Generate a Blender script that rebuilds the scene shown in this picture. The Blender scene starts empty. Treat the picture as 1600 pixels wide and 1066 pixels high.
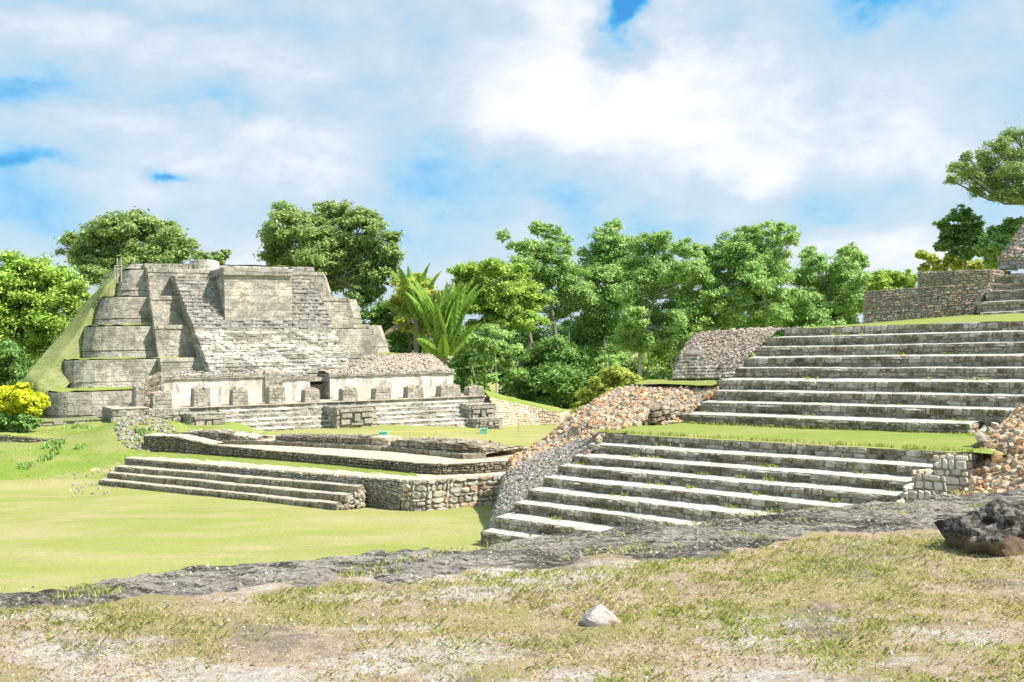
import bpy, math, random
import numpy as np
from mathutils import Vector, Matrix, noise as mnoise

random.seed(7)
RNG = np.random.default_rng(7)
scene = bpy.context.scene
COL = scene.collection

# ------------------------------------------------------------------ camera
FOC = 1700.0                     # focal length in photo pixels (1600 wide)
CAM = np.array([0.0, 0.0, 6.5])
PITCH, ROLL = math.atan(17 / FOC), 0.018
F_ = np.array([0, math.cos(PITCH), math.sin(PITCH)])
U0 = np.array([0, -math.sin(PITCH), math.cos(PITCH)])
R0 = np.array([1.0, 0, 0])
RT = R0 * math.cos(ROLL) - U0 * math.sin(ROLL)
UP = R0 * math.sin(ROLL) + U0 * math.cos(ROLL)
cd = bpy.data.cameras.new('camera')
cam = bpy.data.objects.new('camera', cd)
COL.objects.link(cam)
cd.sensor_width = 36.0
cd.lens = 36.0 * FOC / 1600.0
cd.clip_end = 6000
cd.clip_start = 0.05
M = Matrix.Identity(4)
for i in range(3):
    M[i][0], M[i][1], M[i][2], M[i][3] = RT[i], UP[i], -F_[i], CAM[i]
cam.matrix_world = M
scene.camera = cam

# ------------------------------------------------------------------ light
SUN_EL, SUN_AZ = math.radians(50), math.radians(106)     # azimuth clockwise from +Y (north)
scene.view_settings.view_transform = 'Standard'
scene.view_settings.look = 'None'
scene.view_settings.gamma = 1.0
scene.view_settings.exposure = 1.35
sd = bpy.data.lights.new('sun', 'SUN')
sd.energy = 3.3
sd.angle = math.radians(0.6)
sd.color = (1.0, 0.95, 0.86)
sun = bpy.data.objects.new('sun', sd)
COL.objects.link(sun)
sv = Vector((math.sin(SUN_AZ) * math.cos(SUN_EL), math.cos(SUN_AZ) * math.cos(SUN_EL), math.sin(SUN_EL)))
sun.rotation_euler = sv.to_track_quat('Z', 'Y').to_euler()
sun.location = sv * 100

w = bpy.data.worlds.new('World')
scene.world = w
w.use_nodes = True
nt = w.node_tree
nt.nodes.clear()
def wn(t, **k):
    n = nt.nodes.new(t)
    for a, b in k.items(): setattr(n, a, b)
    return n
def wmath(op, a, b=None, c=None, clamp=False):
    n = wn('ShaderNodeMath', operation=op, use_clamp=clamp)
    for i, v in enumerate((a, b, c)):
        if v is None: continue
        if isinstance(v, (int, float)): n.inputs[i].default_value = v
        else: nt.links.new(v, n.inputs[i])
    return n.outputs[0]
tc = wn('ShaderNodeTexCoord')
sx = wn('ShaderNodeSeparateXYZ'); nt.links.new(tc.outputs['Generated'], sx.inputs[0])
az = wmath('ARCTAN2', sx.outputs[0], sx.outputs[1])
el = wmath('ARCSINE', sx.outputs[2])
cx = wn('ShaderNodeCombineXYZ'); nt.links.new(az, cx.inputs[0]); nt.links.new(el, cx.inputs[1])
def wnoise(scale, detail, sxy, off=0.0, rough=0.55, dist=0.0):
    mp = wn('ShaderNodeMapping'); mp.inputs['Scale'].default_value = (sxy[0], sxy[1], 1); mp.inputs['Location'].default_value = (off, off * 1.7, off)
    nt.links.new(cx.outputs[0], mp.inputs[0])
    n = wn('ShaderNodeTexNoise'); n.inputs['Scale'].default_value = scale; n.inputs['Detail'].default_value = detail
    n.inputs['Roughness'].default_value = rough; n.inputs['Distortion'].default_value = dist
    nt.links.new(mp.outputs[0], n.inputs['Vector'])
    return n.outputs['Fac']
n1 = wnoise(6.4, 12, (1, 1.6), 5.3, 0.58, .35)
n2 = wnoise(15, 7, (1, 1.5), 7.7, 0.6)
nwx = wmath('MULTIPLY', wmath('SUBTRACT', wnoise(7, 5, (1, 1.3), 11.0), 0.5), 0.20)
nwy = wmath('MULTIPLY', wmath('SUBTRACT', wnoise(7, 5, (1, 1.3), 17.0), 0.5), 0.12)
azw, elw = wmath('ADD', az, nwx), wmath('ADD', el, nwy)
fld = wmath('ADD', wmath('MULTIPLY', wmath('SUBTRACT', n1, 0.5), 1.20), 0.535)
fld = wmath('ADD', fld, wmath('MULTIPLY', wmath('SUBTRACT', n2, 0.5), 0.42))
BLOBS = [  # px, py, rx, ry, weight in the sky field (direction of the cloud or the gap)
    (850, 90, 150, 110, .42), (1080, 110, 120, 90, .28), (880, 200, 140, 60, .25), (1250, 150, 200, 120, .10),
    (250, 190, 90, 45, .26), (430, 190, 110, 55, .22), (140, 70, 200, 40, .10), (560, 60, 200, 60, -.02),
    (620, 130, 160, 60, -.10), (975, 28, 42, 42, -1.05), (1390, -10, 110, 28, -.5), (730, 300, 200, 45, -.26), (1100, 330, 260, 30, -.10),
    (1060, 265, 90, 40, .16), (1205, 285, 40, 40, .28), (1290, 250, 60, 50, -.18), (70, 140, 90, 18, -.22), (240, 283, 42, 12, -.75),
    (20, 262, 70, 12, -.34), (20, 340, 130, 60, -.22), (320, 160, 90, 18, -.34), (560, 240, 120, 30, .06), (640, 365, 120, 30, -.12),
    (790, 345, 90, 30, .14), (500, 285, 150, 30, .12), (0, 70, 60, 90, -.08), (1450, 60, 200, 120, .06), (1500, 340, 120, 40, -.06),
    (1400, 400, 150, 30, .10), (800, 440, 900, 60, .14), (1250, 330, 150, 22, -.08), (1350, 230, 120, 40, .16), (980, 300, 60, 20, .10), (560, 340, 160, 25, .10), (150, 300, 120, 30, .14), (700, 250, 90, 30, -.14), (1500, 200, 120, 60, .08), (900, 235, 200, 22, -.10), (170, 20, 320, 14, -.16), (330, 300, 130, 40, .10),
]
for (bx, by, rx, ry, wt) in BLOBS:
    a0 = math.atan((bx - 800) / FOC)
    e0 = math.atan(((550 - .018 * (bx - 800)) - by) / FOC * math.cos(a0))
    ra, re = rx / FOC * math.cos(a0) ** 2, ry / FOC
    da = wmath('MULTIPLY', wmath('SUBTRACT', azw, a0), 1 / ra)
    de = wmath('MULTIPLY', wmath('SUBTRACT', elw, e0), 1 / re)
    s = wmath('ADD', wmath('MULTIPLY', da, da), wmath('MULTIPLY', de, de))
    g = wmath('POWER', 2.718, wmath('MULTIPLY', s, -0.7))
    fld = wmath('MULTIPLY_ADD', g, wt, fld)
ramp = wn('ShaderNodeValToRGB')
cr = ramp.color_ramp
pts = [(0.0, (0.03, 0.33, 0.80)), (0.18, (0.10, 0.50, 0.90)), (0.30, (0.30, 0.62, 0.92)), (0.43, (0.46, 0.71, 0.90)), (0.56, (0.58, 0.74, 0.87)),
       (0.68, (0.68, 0.79, 0.90)), (0.84, (0.90, 0.935, 0.98)), (1.0, (1.06, 1.06, 1.06))]
while len(cr.elements) < len(pts): cr.elements.new(0.5)
for e, (p, c) in zip(cr.elements, pts):
    e.position = p; e.color = (*c, 1)
nt.links.new(fld, ramp.inputs[0])
sky = wn('ShaderNodeTexSky', sky_type='NISHITA', sun_disc=False, sun_elevation=SUN_EL, sun_rotation=SUN_AZ)
scl = wn('ShaderNodeVectorMath', operation='SCALE'); nt.links.new(ramp.outputs[0], scl.inputs[0]); scl.inputs['Scale'].default_value = 3.85
mixw = wn('ShaderNodeMix', data_type='RGBA'); mixw.inputs[0].default_value = 0.90
nt.links.new(sky.outputs[0], mixw.inputs[6]); nt.links.new(scl.outputs[0], mixw.inputs[7])
bg = wn('ShaderNodeBackground'); bg.inputs['Strength'].default_value = 0.10
nt.links.new(mixw.outputs[2], bg.inputs[0])
wo = wn('ShaderNodeOutputWorld'); nt.links.new(bg.outputs[0], wo.inputs[0])

# ------------------------------------------------------------------ pixel -> world helpers
def ray(px, py):
    return RT * (px - 800) + UP * (533 - py) + F_ * FOC
def PY(px, py, Y):
    r = ray(px, py); return CAM + r * (Y / r[1])
def PZ(px, py, z):
    r = ray(px, py); return CAM + r * ((z - CAM[2]) / r[2])
def PV(px, py, p0, d):
    """point where the line of sight meets the upright plane through p0 along direction d"""
    n = np.array([d[1], -d[0], 0.0]); r = ray(px, py)
    return CAM + r * (np.dot(n, np.array(p0) - CAM) / np.dot(n, r))

# ------------------------------------------------------------------ materials
def newmat(name):
    m = bpy.data.materials.new(name); m.use_nodes = True
    m.node_tree.nodes.clear(); return m, m.node_tree
class NT:
    def __init__(s, name):
        s.m, s.t = newmat(name)
        s.co = s.t.nodes.new('ShaderNodeTexCoord')
        s.geo = s.t.nodes.new('ShaderNodeNewGeometry')
        s.P = s.geo.outputs['Position']
    def n(s, t, **k):
        x = s.t.nodes.new(t)
        for a, b in k.items(): setattr(x, a, b)
        return x
    def link(s, a, b): s.t.links.new(a, b)
    def set(s, inp, v):
        if isinstance(v, (int, float)): inp.default_value = v
        elif isinstance(v, (tuple, list)): inp.default_value = (*v, 1) if len(v) == 3 and len(inp.default_value) == 4 else v
        else: s.link(v, inp)
    def noise(s, scale, detail=4, rough=.55, vec=None, stretch=None, off=0, dist=0):
        v = vec or s.P
        mp = s.n('ShaderNodeMapping'); mp.inputs['Location'].default_value = (off, off, off)
        if stretch: mp.inputs['Scale'].default_value = stretch
        s.link(v, mp.inputs[0])
        x = s.n('ShaderNodeTexNoise'); x.inputs['Scale'].default_value = scale; x.inputs['Detail'].default_value = detail
        x.inputs['Roughness'].default_value = rough; x.inputs['Distortion'].default_value = dist
        s.link(mp.outputs[0], x.inputs['Vector']); return x.outputs['Fac']
    def vor(s, scale, feat='DISTANCE_TO_EDGE', stretch=None):
        v = s.P
        if stretch:
            mp = s.n('ShaderNodeMapping'); mp.inputs['Scale'].default_value = stretch; s.link(v, mp.inputs[0]); v = mp.outputs[0]
        x = s.n('ShaderNodeTexVoronoi', feature=feat); x.inputs['Scale'].default_value = scale
        s.link(v, x.inputs['Vector']); return x.outputs[0]
    def step(s, v, a, b, lo=0., hi=1.):
        x = s.n('ShaderNodeMapRange'); s.link(v, x.inputs[0])
        for i, q in enumerate((a, b, lo, hi)): x.inputs[i + 1].default_value = q
        return x.outputs[0]
    def mix(s, f, a, b, blend='MIX'):
        x = s.n('ShaderNodeMix', data_type='RGBA', blend_type=blend)
        s.set(x.inputs[0], f); s.set(x.inputs[6], a); s.set(x.inputs[7], b); return x.outputs[2]
    def ramp(s, f, pts, interp='LINEAR'):
        x = s.n('ShaderNodeValToRGB'); c = x.color_ramp; c.interpolation = interp
        while len(c.elements) < len(pts): c.elements.new(.5)
        for e, (p, q) in zip(c.elements, pts): e.position = p; e.color = (*q, 1)
        s.link(f, x.inputs[0]); return x.outputs[0]
    def math(s, op, a, b=None):
        x = s.n('ShaderNodeMath', operation=op)
        s.set(x.inputs[0], a)
        if b is not None: s.set(x.inputs[1], b)
        return x.outputs[0]
    def bump(s, h, strength, dist):
        x = s.n('ShaderNodeBump'); x.inputs['Strength'].default_value = strength; x.inputs['Distance'].default_value = dist
        s.link(h, x.inputs['Height']); return x.outputs[0]
    def out(s, color, rough=.9, normal=None, transl=None, spec=.2):
        b = s.n('ShaderNodeBsdfPrincipled'); s.set(b.inputs['Base Color'], color); s.set(b.inputs['Roughness'], rough)
        b.inputs['Specular IOR Level'].default_value = spec
        if normal is not None: s.link(normal, b.inputs['Normal'])
        o = s.n('ShaderNodeOutputMaterial'); res = b.outputs[0]
        if transl:
            t = s.n('ShaderNodeBsdfTranslucent'); s.set(t.inputs[0], transl[0])
            mx = s.n('ShaderNodeMixShader'); mx.inputs[0].default_value = transl[1]
            s.link(b.outputs[0], mx.inputs[1]); s.link(t.outputs[0], mx.inputs[2]); res = mx.outputs[0]
        s.link(res, o.inputs[0]); return s.m

def stone_mat(name, cols, stain=(0.06, 0.055, 0.045), stain_amt=.5, stain_scale=.9, moss=(0.09, 0.11, 0.03), moss_amt=.3, white=None, white_amt=0, fine=9, stain_lo=.47, sc=.95, st=None, hl=.5):
    k = NT(name)
    c = k.ramp(k.geo.outputs['Random Per Island'], [(i / len(cols), tuple(min(1, x * sc) for x in q)) for i, q in enumerate(cols)], 'CONSTANT')
    v = k.noise(fine, 5, .65)
    lt = tuple(min(.8, max(q[j] for q in cols) * sc * 1.25) for j in range(3))
    c = k.mix(k.step(v, .42, .60, .0, hl), c, lt)
    c = k.mix(k.step(v, .38, .50, .55, 0), c, k.mix(.45, stain, c))
    if white:
        white = tuple(x * 1.0 for x in white)
        wv = k.noise(.33, 6, .6, off=4)
        c = k.mix(k.step(wv, .5, .56, 0, white_amt), c, white)
    a = k.noise(stain_scale, 7, .68, off=13, stretch=st)
    c = k.mix(k.step(a, stain_lo, stain_lo + .15, 0, stain_amt), c, k.mix(.25, stain, c))
    g = k.noise(1.6, 5, .6, off=31)
    c = k.mix(k.step(g, .56, .66, 0, moss_amt), c, moss)
    p = k.noise(38, 3, .6, off=3)
    c = k.mix(k.step(p, .56, .66, 0, .45), c, stain)
    h = k.noise(16, 6, .7)
    return k.out(c, .92, k.bump(h, .6, .05))

GREYS = [(.20, .185, .16), (.36, .33, .28), (.27, .25, .215), (.44, .40, .33), (.31, .27, .21), (.50, .46, .38), (.24, .225, .20), (.40, .35, .27)]
ORANGES = [(.42, .38, .33), (.50, .29, .16), (.30, .28, .26), (.60, .52, .43), (.44, .27, .17), (.52, .48, .44), (.36, .30, .25), (.62, .40, .24), (.25, .23, .23), (.55, .45, .35), (.38, .23, .14), (.66, .60, .52)]
M_PYR = stone_mat('weathered_limestone', [(.34, .315, .26), (.42, .39, .32), (.38, .35, .29), (.47, .43, .35), (.31, .29, .25)], stain=(.10, .092, .082), stain_amt=.78, stain_scale=.55, moss_amt=.25, white=(.60, .56, .47), white_amt=.35, fine=3.2, sc=.98, stain_lo=.455, st=(1,1,1.0))
M_STEPP = stone_mat('bleached_limestone', [(.52, .49, .43), (.66, .62, .55), (.58, .55, .48), (.72, .68, .61)], stain=(.11, .095, .06), stain_amt=.9, stain_scale=.6, moss_amt=.3, white=(.74, .71, .65), white_amt=.5, fine=3, sc=.95, stain_lo=.445, st=(.8,.8,4))
M_STEPG = stone_mat('grey_step_limestone', [(.34, .32, .28), (.44, .41, .36), (.38, .36, .32), (.48, .45, .40)], stain=(.14, .13, .11), stain_amt=.6, stain_scale=.9, moss_amt=.2, fine=3, sc=.86, stain_lo=.45, st=(.8,.8,3.5))
M_DARK = stone_mat('dark_mossy_stone', [(0.236, 0.206, 0.146), (0.330, 0.289, 0.207), (0.189, 0.165, 0.122), (0.389, 0.342, 0.256), (0.271, 0.236, 0.171)], stain=(0.083, 0.071, 0.043), stain_amt=.7, moss=(0.118, 0.142, 0.043), moss_amt=.45, fine=8)
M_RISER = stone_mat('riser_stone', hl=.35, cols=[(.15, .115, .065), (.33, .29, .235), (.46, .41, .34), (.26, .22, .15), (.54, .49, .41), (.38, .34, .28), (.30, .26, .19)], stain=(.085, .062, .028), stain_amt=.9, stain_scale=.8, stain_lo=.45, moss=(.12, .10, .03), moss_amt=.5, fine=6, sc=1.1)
M_RUB = stone_mat('orange_rubble', [(min(.8, c[0] * 1.12), c[1], c[2] * .80) for c in ORANGES], sc=1.0, hl=.12, stain=(.08, .07, .065), stain_amt=.35, stain_scale=1.4, moss_amt=.25, fine=9)
M_RUBG = stone_mat('grey_rubble', [(.30, .29, .27), (.40, .38, .35), (.22, .21, .19), (.46, .43, .38), (.40, .26, .17), (.34, .32, .29)], stain=(.08, .075, .07), stain_amt=.5, stain_scale=1.3, moss_amt=.3, fine=9)
M_FIELD = stone_mat('pale_field_stone', hl=.25, sc=1.0, cols= [(.40, .37, .31), (.60, .56, .48), (.50, .47, .42), (.66, .60, .50), (.50, .36, .24), (.46, .45, .43), (.56, .50, .40), (.34, .30, .24)], stain=(.12, .10, .06), stain_amt=.4, stain_scale=1.6, moss_amt=.3, fine=8)
M_TANW = stone_mat('tan_masonry', [(.58, .47, .34), (.66, .55, .40), (.50, .40, .28), (.70, .60, .46), (.54, .38, .25)], stain=(.20, .15, .09), stain_amt=.3, moss_amt=.15, fine=5)
M_PALE = stone_mat('pale_mortared_stone', sc=1.2, hl=.4, cols= [(.66, .60, .48), (.58, .52, .40), (.74, .68, .56), (.50, .44, .33)], stain=(.25, .20, .12), stain_amt=.35, moss_amt=.2, fine=6)
M_MASK = stone_mat('carved_grey_stone', [(.34, .32, .27), (.42, .39, .33), (.30, .28, .24), (.46, .43, .36)], stain=(.12, .10, .07), stain_amt=.55, stain_scale=1.8, moss_amt=.2, fine=4, sc=.92)
M_BACKW = stone_mat('brown_grey_rubble', hl=.3, sc=1.15, cols= [(.38, .30, .23), (.46, .35, .26), (.30, .26, .22), (.52, .43, .34), (.44, .28, .19), (.35, .33, .30)], stain=(.12, .10, .08), stain_amt=.5, stain_scale=.7, moss_amt=.3, fine=8)

def mortar_mat(name, base, dark):
    k = NT(name); a = k.noise(3, 6, .7)
    c = k.mix(k.step(a, .4, .65), base, dark)
    return k.out(c, .95, k.bump(k.noise(20, 5, .7), .7, .05))
M_MORT = mortar_mat('dark_mortar', (.26, .225, .17), (.11, .09, .055))
M_MORTL = mortar_mat('pale_mortar', (.42, .36, .27), (.26, .21, .14))
M_MORTG = mortar_mat('grey_mortar', (.38, .35, .29), (.24, .21, .165))

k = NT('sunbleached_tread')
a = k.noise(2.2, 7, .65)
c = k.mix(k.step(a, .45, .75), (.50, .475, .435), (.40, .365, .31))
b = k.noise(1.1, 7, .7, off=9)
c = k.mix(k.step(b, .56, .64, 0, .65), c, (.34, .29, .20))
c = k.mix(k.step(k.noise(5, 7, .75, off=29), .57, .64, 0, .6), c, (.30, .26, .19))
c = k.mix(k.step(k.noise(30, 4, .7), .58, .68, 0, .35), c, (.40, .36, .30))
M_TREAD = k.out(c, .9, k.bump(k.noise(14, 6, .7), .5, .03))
k = NT('dusty_tread')
c = k.mix(k.step(k.noise(1.4, 7, .65), .4, .7), (.48, .425, .345), (.37, .32, .25))
c = k.mix(k.step(k.noise(25, 4, .7), .55, .68, 0, .4), c, (.25, .21, .16))
M_DUST = k.out(c, .95, k.bump(k.noise(14, 6, .7), .5, .03))

k = NT('old_plaster')
c = k.mix(k.step(k.noise(.5, 6, .6), .42, .66), (.70, .66, .58), (.54, .49, .41))
st = k.noise(1.3, 7, .7, stretch=(1, 1, .35), off=5)
c = k.mix(k.step(st, .50, .60, 0, .7), c, (.22, .20, .165))
c = k.mix(k.step(k.noise(9, 5, .7), .57, .68, 0, .5), c, (.30, .27, .22))
M_PLAST = k.out(c, .92, k.bump(k.noise(8, 6, .7), .5, .04))
k = NT('altar_plaster')
c = k.mix(k.step(k.noise(.45, 7, .65, off=2), .44, .56), (.62, .56, .45), (.40, .375, .32))
c = k.mix(k.step(k.noise(1.0, 9, .8, stretch=(1, 1, 2.2), off=8), .485, .54, 0, .8), c, (.22, .20, .165))
c = k.mix(k.step(k.noise(5, 7, .8, stretch=(1, 1, 2), off=18), .52, .58, 0, .8), c, (.17, .155, .12))
c = k.mix(k.step(k.noise(7, 7, .8, off=28), .44, .38, 0, .8), c, (.74, .69, .58))
jt = k.n('ShaderNodeTexWave', wave_type='BANDS', bands_direction='Z'); jt.inputs['Scale'].default_value = .55; jt.inputs['Distortion'].default_value = 1.2; jt.inputs['Detail'].default_value = 4; jt.inputs['Detail Scale'].default_value = 2; k.link(k.P, jt.inputs[0])
c = k.mix(k.step(jt.outputs['Fac'], 0, .10, .55, 0), c, (.20, .18, .14))
M_ALTAR = k.out(c, .92, k.bump(k.noise(6, 6, .7), .6, .05))

def lawn_mat(name, g1, g2, dry, dry_amt, sc=1.0, bare=None):
    k = NT(name)
    a = k.noise(.16 * sc, 7, .6, stretch=(.6, 1, 1)); b = k.noise(1.1 * sc, 6, .65, off=5); d = k.noise(.38 * sc, 7, .62, off=21, stretch=(.5, 1.2, 1))
    c = k.mix(k.step(a, .35, .65), g1, g2)
    c = k.mix(k.step(d, .46, .62, 0, dry_amt), c, dry)
    c = k.mix(k.step(k.noise(.9, 8, .75, off=61, stretch=(.6, 1.3, 1)), .50, .62, 0, .55), c, k.mix(.5, dry, (.20, .20, .08)))
    c = k.mix(k.step(b, .35, .7, 0, .35), c, k.mix(.5, c, g1))
    f = k.noise(9, 7, .8, off=2)
    c = k.mix(k.step(f, .46, .64, 0, .45), c, (.11, .14, .03))
    c = k.mix(k.step(k.noise(4, 8, .8, off=77), .52, .68, 0, .4), c, (.36, .34, .17))
    if bare:
        e = k.noise(.33, 7, .66, off=50)
        c = k.mix(k.step(e, .60, .66, 0, .8), c, bare)
    return k.out(c, .95, k.bump(f, .6, .04), spec=.1)
M_LAWN = lawn_mat('mown_lawn', (0.250, 0.287, 0.067), (0.336, 0.336, 0.116), (0.403, 0.342, 0.183), .75)
M_BANKG = lawn_mat('bank_grass', (0.146, 0.244, 0.030), (0.244, 0.305, 0.061), (0.366, 0.317, 0.159), .6, bare=(0.512, 0.390, 0.244))
M_LUSH = lawn_mat('terrace_grass', (0.183, 0.262, 0.043), (0.268, 0.305, 0.073), (0.342, 0.317, 0.122), .5)
M_SLOPE = lawn_mat('rough_slope_grass', (0.162, 0.206, 0.066), (0.232, 0.262, 0.099), (0.267, 0.250, 0.143), .75, sc=2.5, bare=(0.348, 0.325, 0.220))
k = NT('ledge_grass')
c = k.mix(k.step(k.noise(1.5, 5), .4, .6), (0.174, 0.225, 0.055), (0.255, 0.250, 0.165))
M_LEDGE = k.out(c, .95, k.bump(k.noise(12, 5, .7), .8, .08))
k = NT('bare_earth')
c = k.mix(k.step(k.noise(.7, 7, .65), .38, .64), (0.573, 0.488, 0.378), (0.451, 0.372, 0.275))
c = k.mix(k.step(k.noise(.9, 6, .6, off=7), .58, .64, 0, .7), c, (0.244, 0.293, 0.073))
c = k.mix(k.step(k.noise(12, 4, .7), .55, .7, 0, .4), c, (0.671, 0.598, 0.488))
M_EARTH = k.out(c, .95, k.bump(k.noise(9, 6, .7), .6, .05))

# foreground top of the mound: limestone crust, thin soil, dead grass
k = NT('trodden_mound_top')
big = k.noise(.75, 8, .66, stretch=(.7, 1.1, 1)); mid = k.noise(3.2, 8, .75, off=7); fin = k.noise(26, 6, .8, off=3); wob = k.noise(9, 7, .75, off=17)
c = k.mix(k.step(mid, .42, .56), (0.481, 0.346, 0.235), (0.668, 0.509, 0.375))
c = k.mix(k.step(k.noise(1.3, 8, .72, off=60), .47, .56, 0, .8), c, k.mix(k.step(fin, .42, .58), (0.294, 0.280, 0.074), (0.535, 0.484, 0.187)))
sepx = k.n('ShaderNodeSeparateXYZ'); k.link(k.P, sepx.inputs[0])
big2 = k.math('ADD', big, k.step(sepx.outputs[0], -3.5, 4.5, .06, -.045))
c = k.mix(k.step(big2, .52, .58), c, k.mix(k.step(wob, .38, .55), (0.562, 0.469, 0.375), (0.783, 0.718, 0.643)))
c = k.mix(k.step(k.noise(1.0, 9, .74, off=40), .55, .61, 0, .8), c, k.mix(k.step(fin, .4, .58), (0.133, 0.116, 0.087), (0.374, 0.325, 0.254)))
c = k.mix(k.step(k.noise(2.1, 8, .7, off=140), .60, .66, 0, .7), c, (0.588, 0.339, 0.215))
c = k.mix(k.step(fin, .54, .60, 0, .6), c, (0.228, 0.170, 0.100))
c = k.mix(k.step(fin, .36, .44, .55, 0), c, (0.695, 0.599, 0.496))
c = k.mix(k.step(k.noise(40, 4, .7, off=90), .62, .66, 0, .9), c, (0.783, 0.791, 0.748))
cel = k.vor(55, 'F1'); c = k.mix(k.step(cel, .12, .34, .55, 0), c, k.mix(k.step(wob, .45, .5), (0.662, 0.574, 0.482), (0.214, 0.166, 0.107)))
M_FORE = k.out(c, .95, k.bump(k.math('ADD', fin, wob), 1.0, .05))
k = NT('black_lichen_crust')
a = k.noise(1.0, 8, .7, stretch=(.6, 1.6, 1)); b = k.noise(7, 8, .78, off=4, stretch=(.5, 1.6, 1)); d = k.noise(26, 6, .8)
c = k.mix(k.step(a, .44, .58), (0.137, 0.118, 0.098), (0.436, 0.389, 0.333))
sx_ = k.n('ShaderNodeSeparateXYZ'); k.link(k.P, sx_.inputs[0])
c = k.mix(k.math('MULTIPLY', k.step(sx_.outputs[0], -2.5, 2.0, .55, .1), k.step(a, .38, .55, .3, 1)), c, (0.552, 0.501, 0.438))
c = k.mix(k.step(b, .52, .58, 0, .8), c, (0.618, 0.546, 0.455))
c = k.mix(k.step(a, .36, .48, .6, 0), c, (0.049, 0.046, 0.044))
c = k.mix(k.step(b, .42, .48, .92, 0), c, (0.051, 0.043, 0.036))
c = k.mix(k.step(d, .56, .61, 0, .85), c, (0.833, 0.830, 0.699))
c = k.mix(k.step(d, .40, .46, .7, 0), c, (0.073, 0.062, 0.048))
M_CRUST = k.out(c, .92, k.bump(k.math('ADD', b, d), 1.0, .08))

def leaf_mat(name, cols, tr=.35):
    k = NT(name)
    c = k.ramp(k.geo.outputs['Random Per Island'], [(i / (len(cols) - 1), q) for i, q in enumerate(cols)])
    v = k.noise(.45, 3, .5)
    c = k.mix(k.step(v, .35, .65, 0, .5), c, k.mix(.5, c, cols[-1]))
    t = k.mix(.4, c, (.38, .48, .10))
    return k.out(c, .55, None, (t, tr), spec=.35)
M_LB = leaf_mat('bright_leaves', [(0.174, 0.331, 0.036), (0.275, 0.455, 0.060), (0.406, 0.580, 0.096), (0.551, 0.690, 0.144)], .3)
M_LO = leaf_mat('olive_leaves', [(0.156, 0.243, 0.072), (0.240, 0.351, 0.102), (0.348, 0.472, 0.144), (0.456, 0.581, 0.204)], .35)
M_LM = leaf_mat('mid_green_leaves', [(0.160, 0.320, 0.084), (0.258, 0.465, 0.118), (0.379, 0.590, 0.168), (0.559, 0.713, 0.252)], .32)
M_LD = leaf_mat('dark_leaves', [(0.069, 0.166, 0.036), (0.116, 0.250, 0.053), (0.173, 0.332, 0.074), (0.270, 0.464, 0.112)], .25)
M_LY = leaf_mat('yellow_leaves', [(0.449, 0.502, 0.011), (0.617, 0.660, 0.017), (0.763, 0.792, 0.022), (0.841, 0.850, 0.066)], .35)
M_LL = leaf_mat('lime_leaves', [(0.300, 0.394, 0.052), (0.449, 0.524, 0.077), (0.599, 0.655, 0.120), (0.749, 0.749, 0.206)], .35)
M_PALM = leaf_mat('palm_leaflets', [(0.124, 0.257, 0.035), (0.222, 0.398, 0.058), (0.346, 0.562, 0.082), (0.494, 0.679, 0.140)], .35)
M_PDEAD = leaf_mat('dry_palm_leaflets', [(0.286, 0.208, 0.104), (0.390, 0.299, 0.156), (0.468, 0.364, 0.208), (0.520, 0.429, 0.260)], .3)
M_GRASS = leaf_mat('grass_blades', [(0.195, 0.286, 0.042), (0.325, 0.429, 0.062), (0.488, 0.543, 0.125), (0.683, 0.572, 0.270)], .35)
M_GDRY = leaf_mat('dry_grass_blades', [(0.448, 0.315, 0.172), (0.628, 0.472, 0.257), (0.747, 0.572, 0.358), (0.538, 0.472, 0.186)], .3)
def bark(name, a, b):
    k = NT(name); c = k.mix(k.noise(6, 6, .7, stretch=(1, 1, .3)), a, b)
    return k.out(c, .9, k.bump(k.noise(14, 5, .7, stretch=(1, 1, .25)), .6, .04))
M_BARK = bark('grey_bark', (.16, .135, .11), (.38, .34, .29))
M_BARKP = bark('pale_bark', (.36, .33, .28), (.58, .54, .48))
k = NT('sea_green_plastic'); M_CYAN = k.out((.22, .62, .56), .5)
k = NT('yellow_rope'); M_ROPE = k.out((.62, .50, .10), .8)
k = NT('weathered_post'); M_POST = k.out(k.mix(k.noise(6, 4), (.28, .25, .21), (.42, .39, .35)), .9)

# ------------------------------------------------------------------ object helpers
def tag(o, label=None, cat=None, group=None, kind=None):
    if label: o['label'] = label
    if cat: o['category'] = cat
    if group: o['group'] = group
    if kind: o['kind'] = kind
    return o
def empty(name, loc, label, cat, group=None):
    o = bpy.data.objects.new(name, None); COL.objects.link(o); o.location = loc
    o.empty_display_size = .2
    return tag(o, label, cat, group)
def link(name, me, parent):
    o = bpy.data.objects.new(name, me); COL.objects.link(o)
    if parent is not None:
        o.parent = parent
        L = np.zeros(3); p = parent
        while p is not None: L += np.array(p.location); p = p.parent
        o.location = -L
    return o
class MB:
    def __init__(s): s.v = []; s.f = []; s.m = []; s.n = 0
    def add(s, V, F, mi=0):
        V = np.asarray(V, float).reshape(-1, 3); s.v.append(V)
        s.f += [tuple(i + s.n for i in f) for f in F]; s.m += [mi] * len(F); s.n += len(V)
    def quad(s, a, b, c, d, mi=0): s.add([a, b, c, d], [(0, 1, 2, 3)], mi)
    def build(s, name, mats, parent=None, smooth=False):
        me = bpy.data.meshes.new(name)
        me.from_pydata(np.concatenate(s.v).tolist(), [], s.f)
        for m in (mats if isinstance(mats, (list, tuple)) else [mats]): me.materials.append(m)
        me.polygons.foreach_set('material_index', s.m)
        if smooth: me.polygons.foreach_set('use_smooth', [True] * len(s.f))
        me.update()
        return link(name, me, parent)
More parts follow.
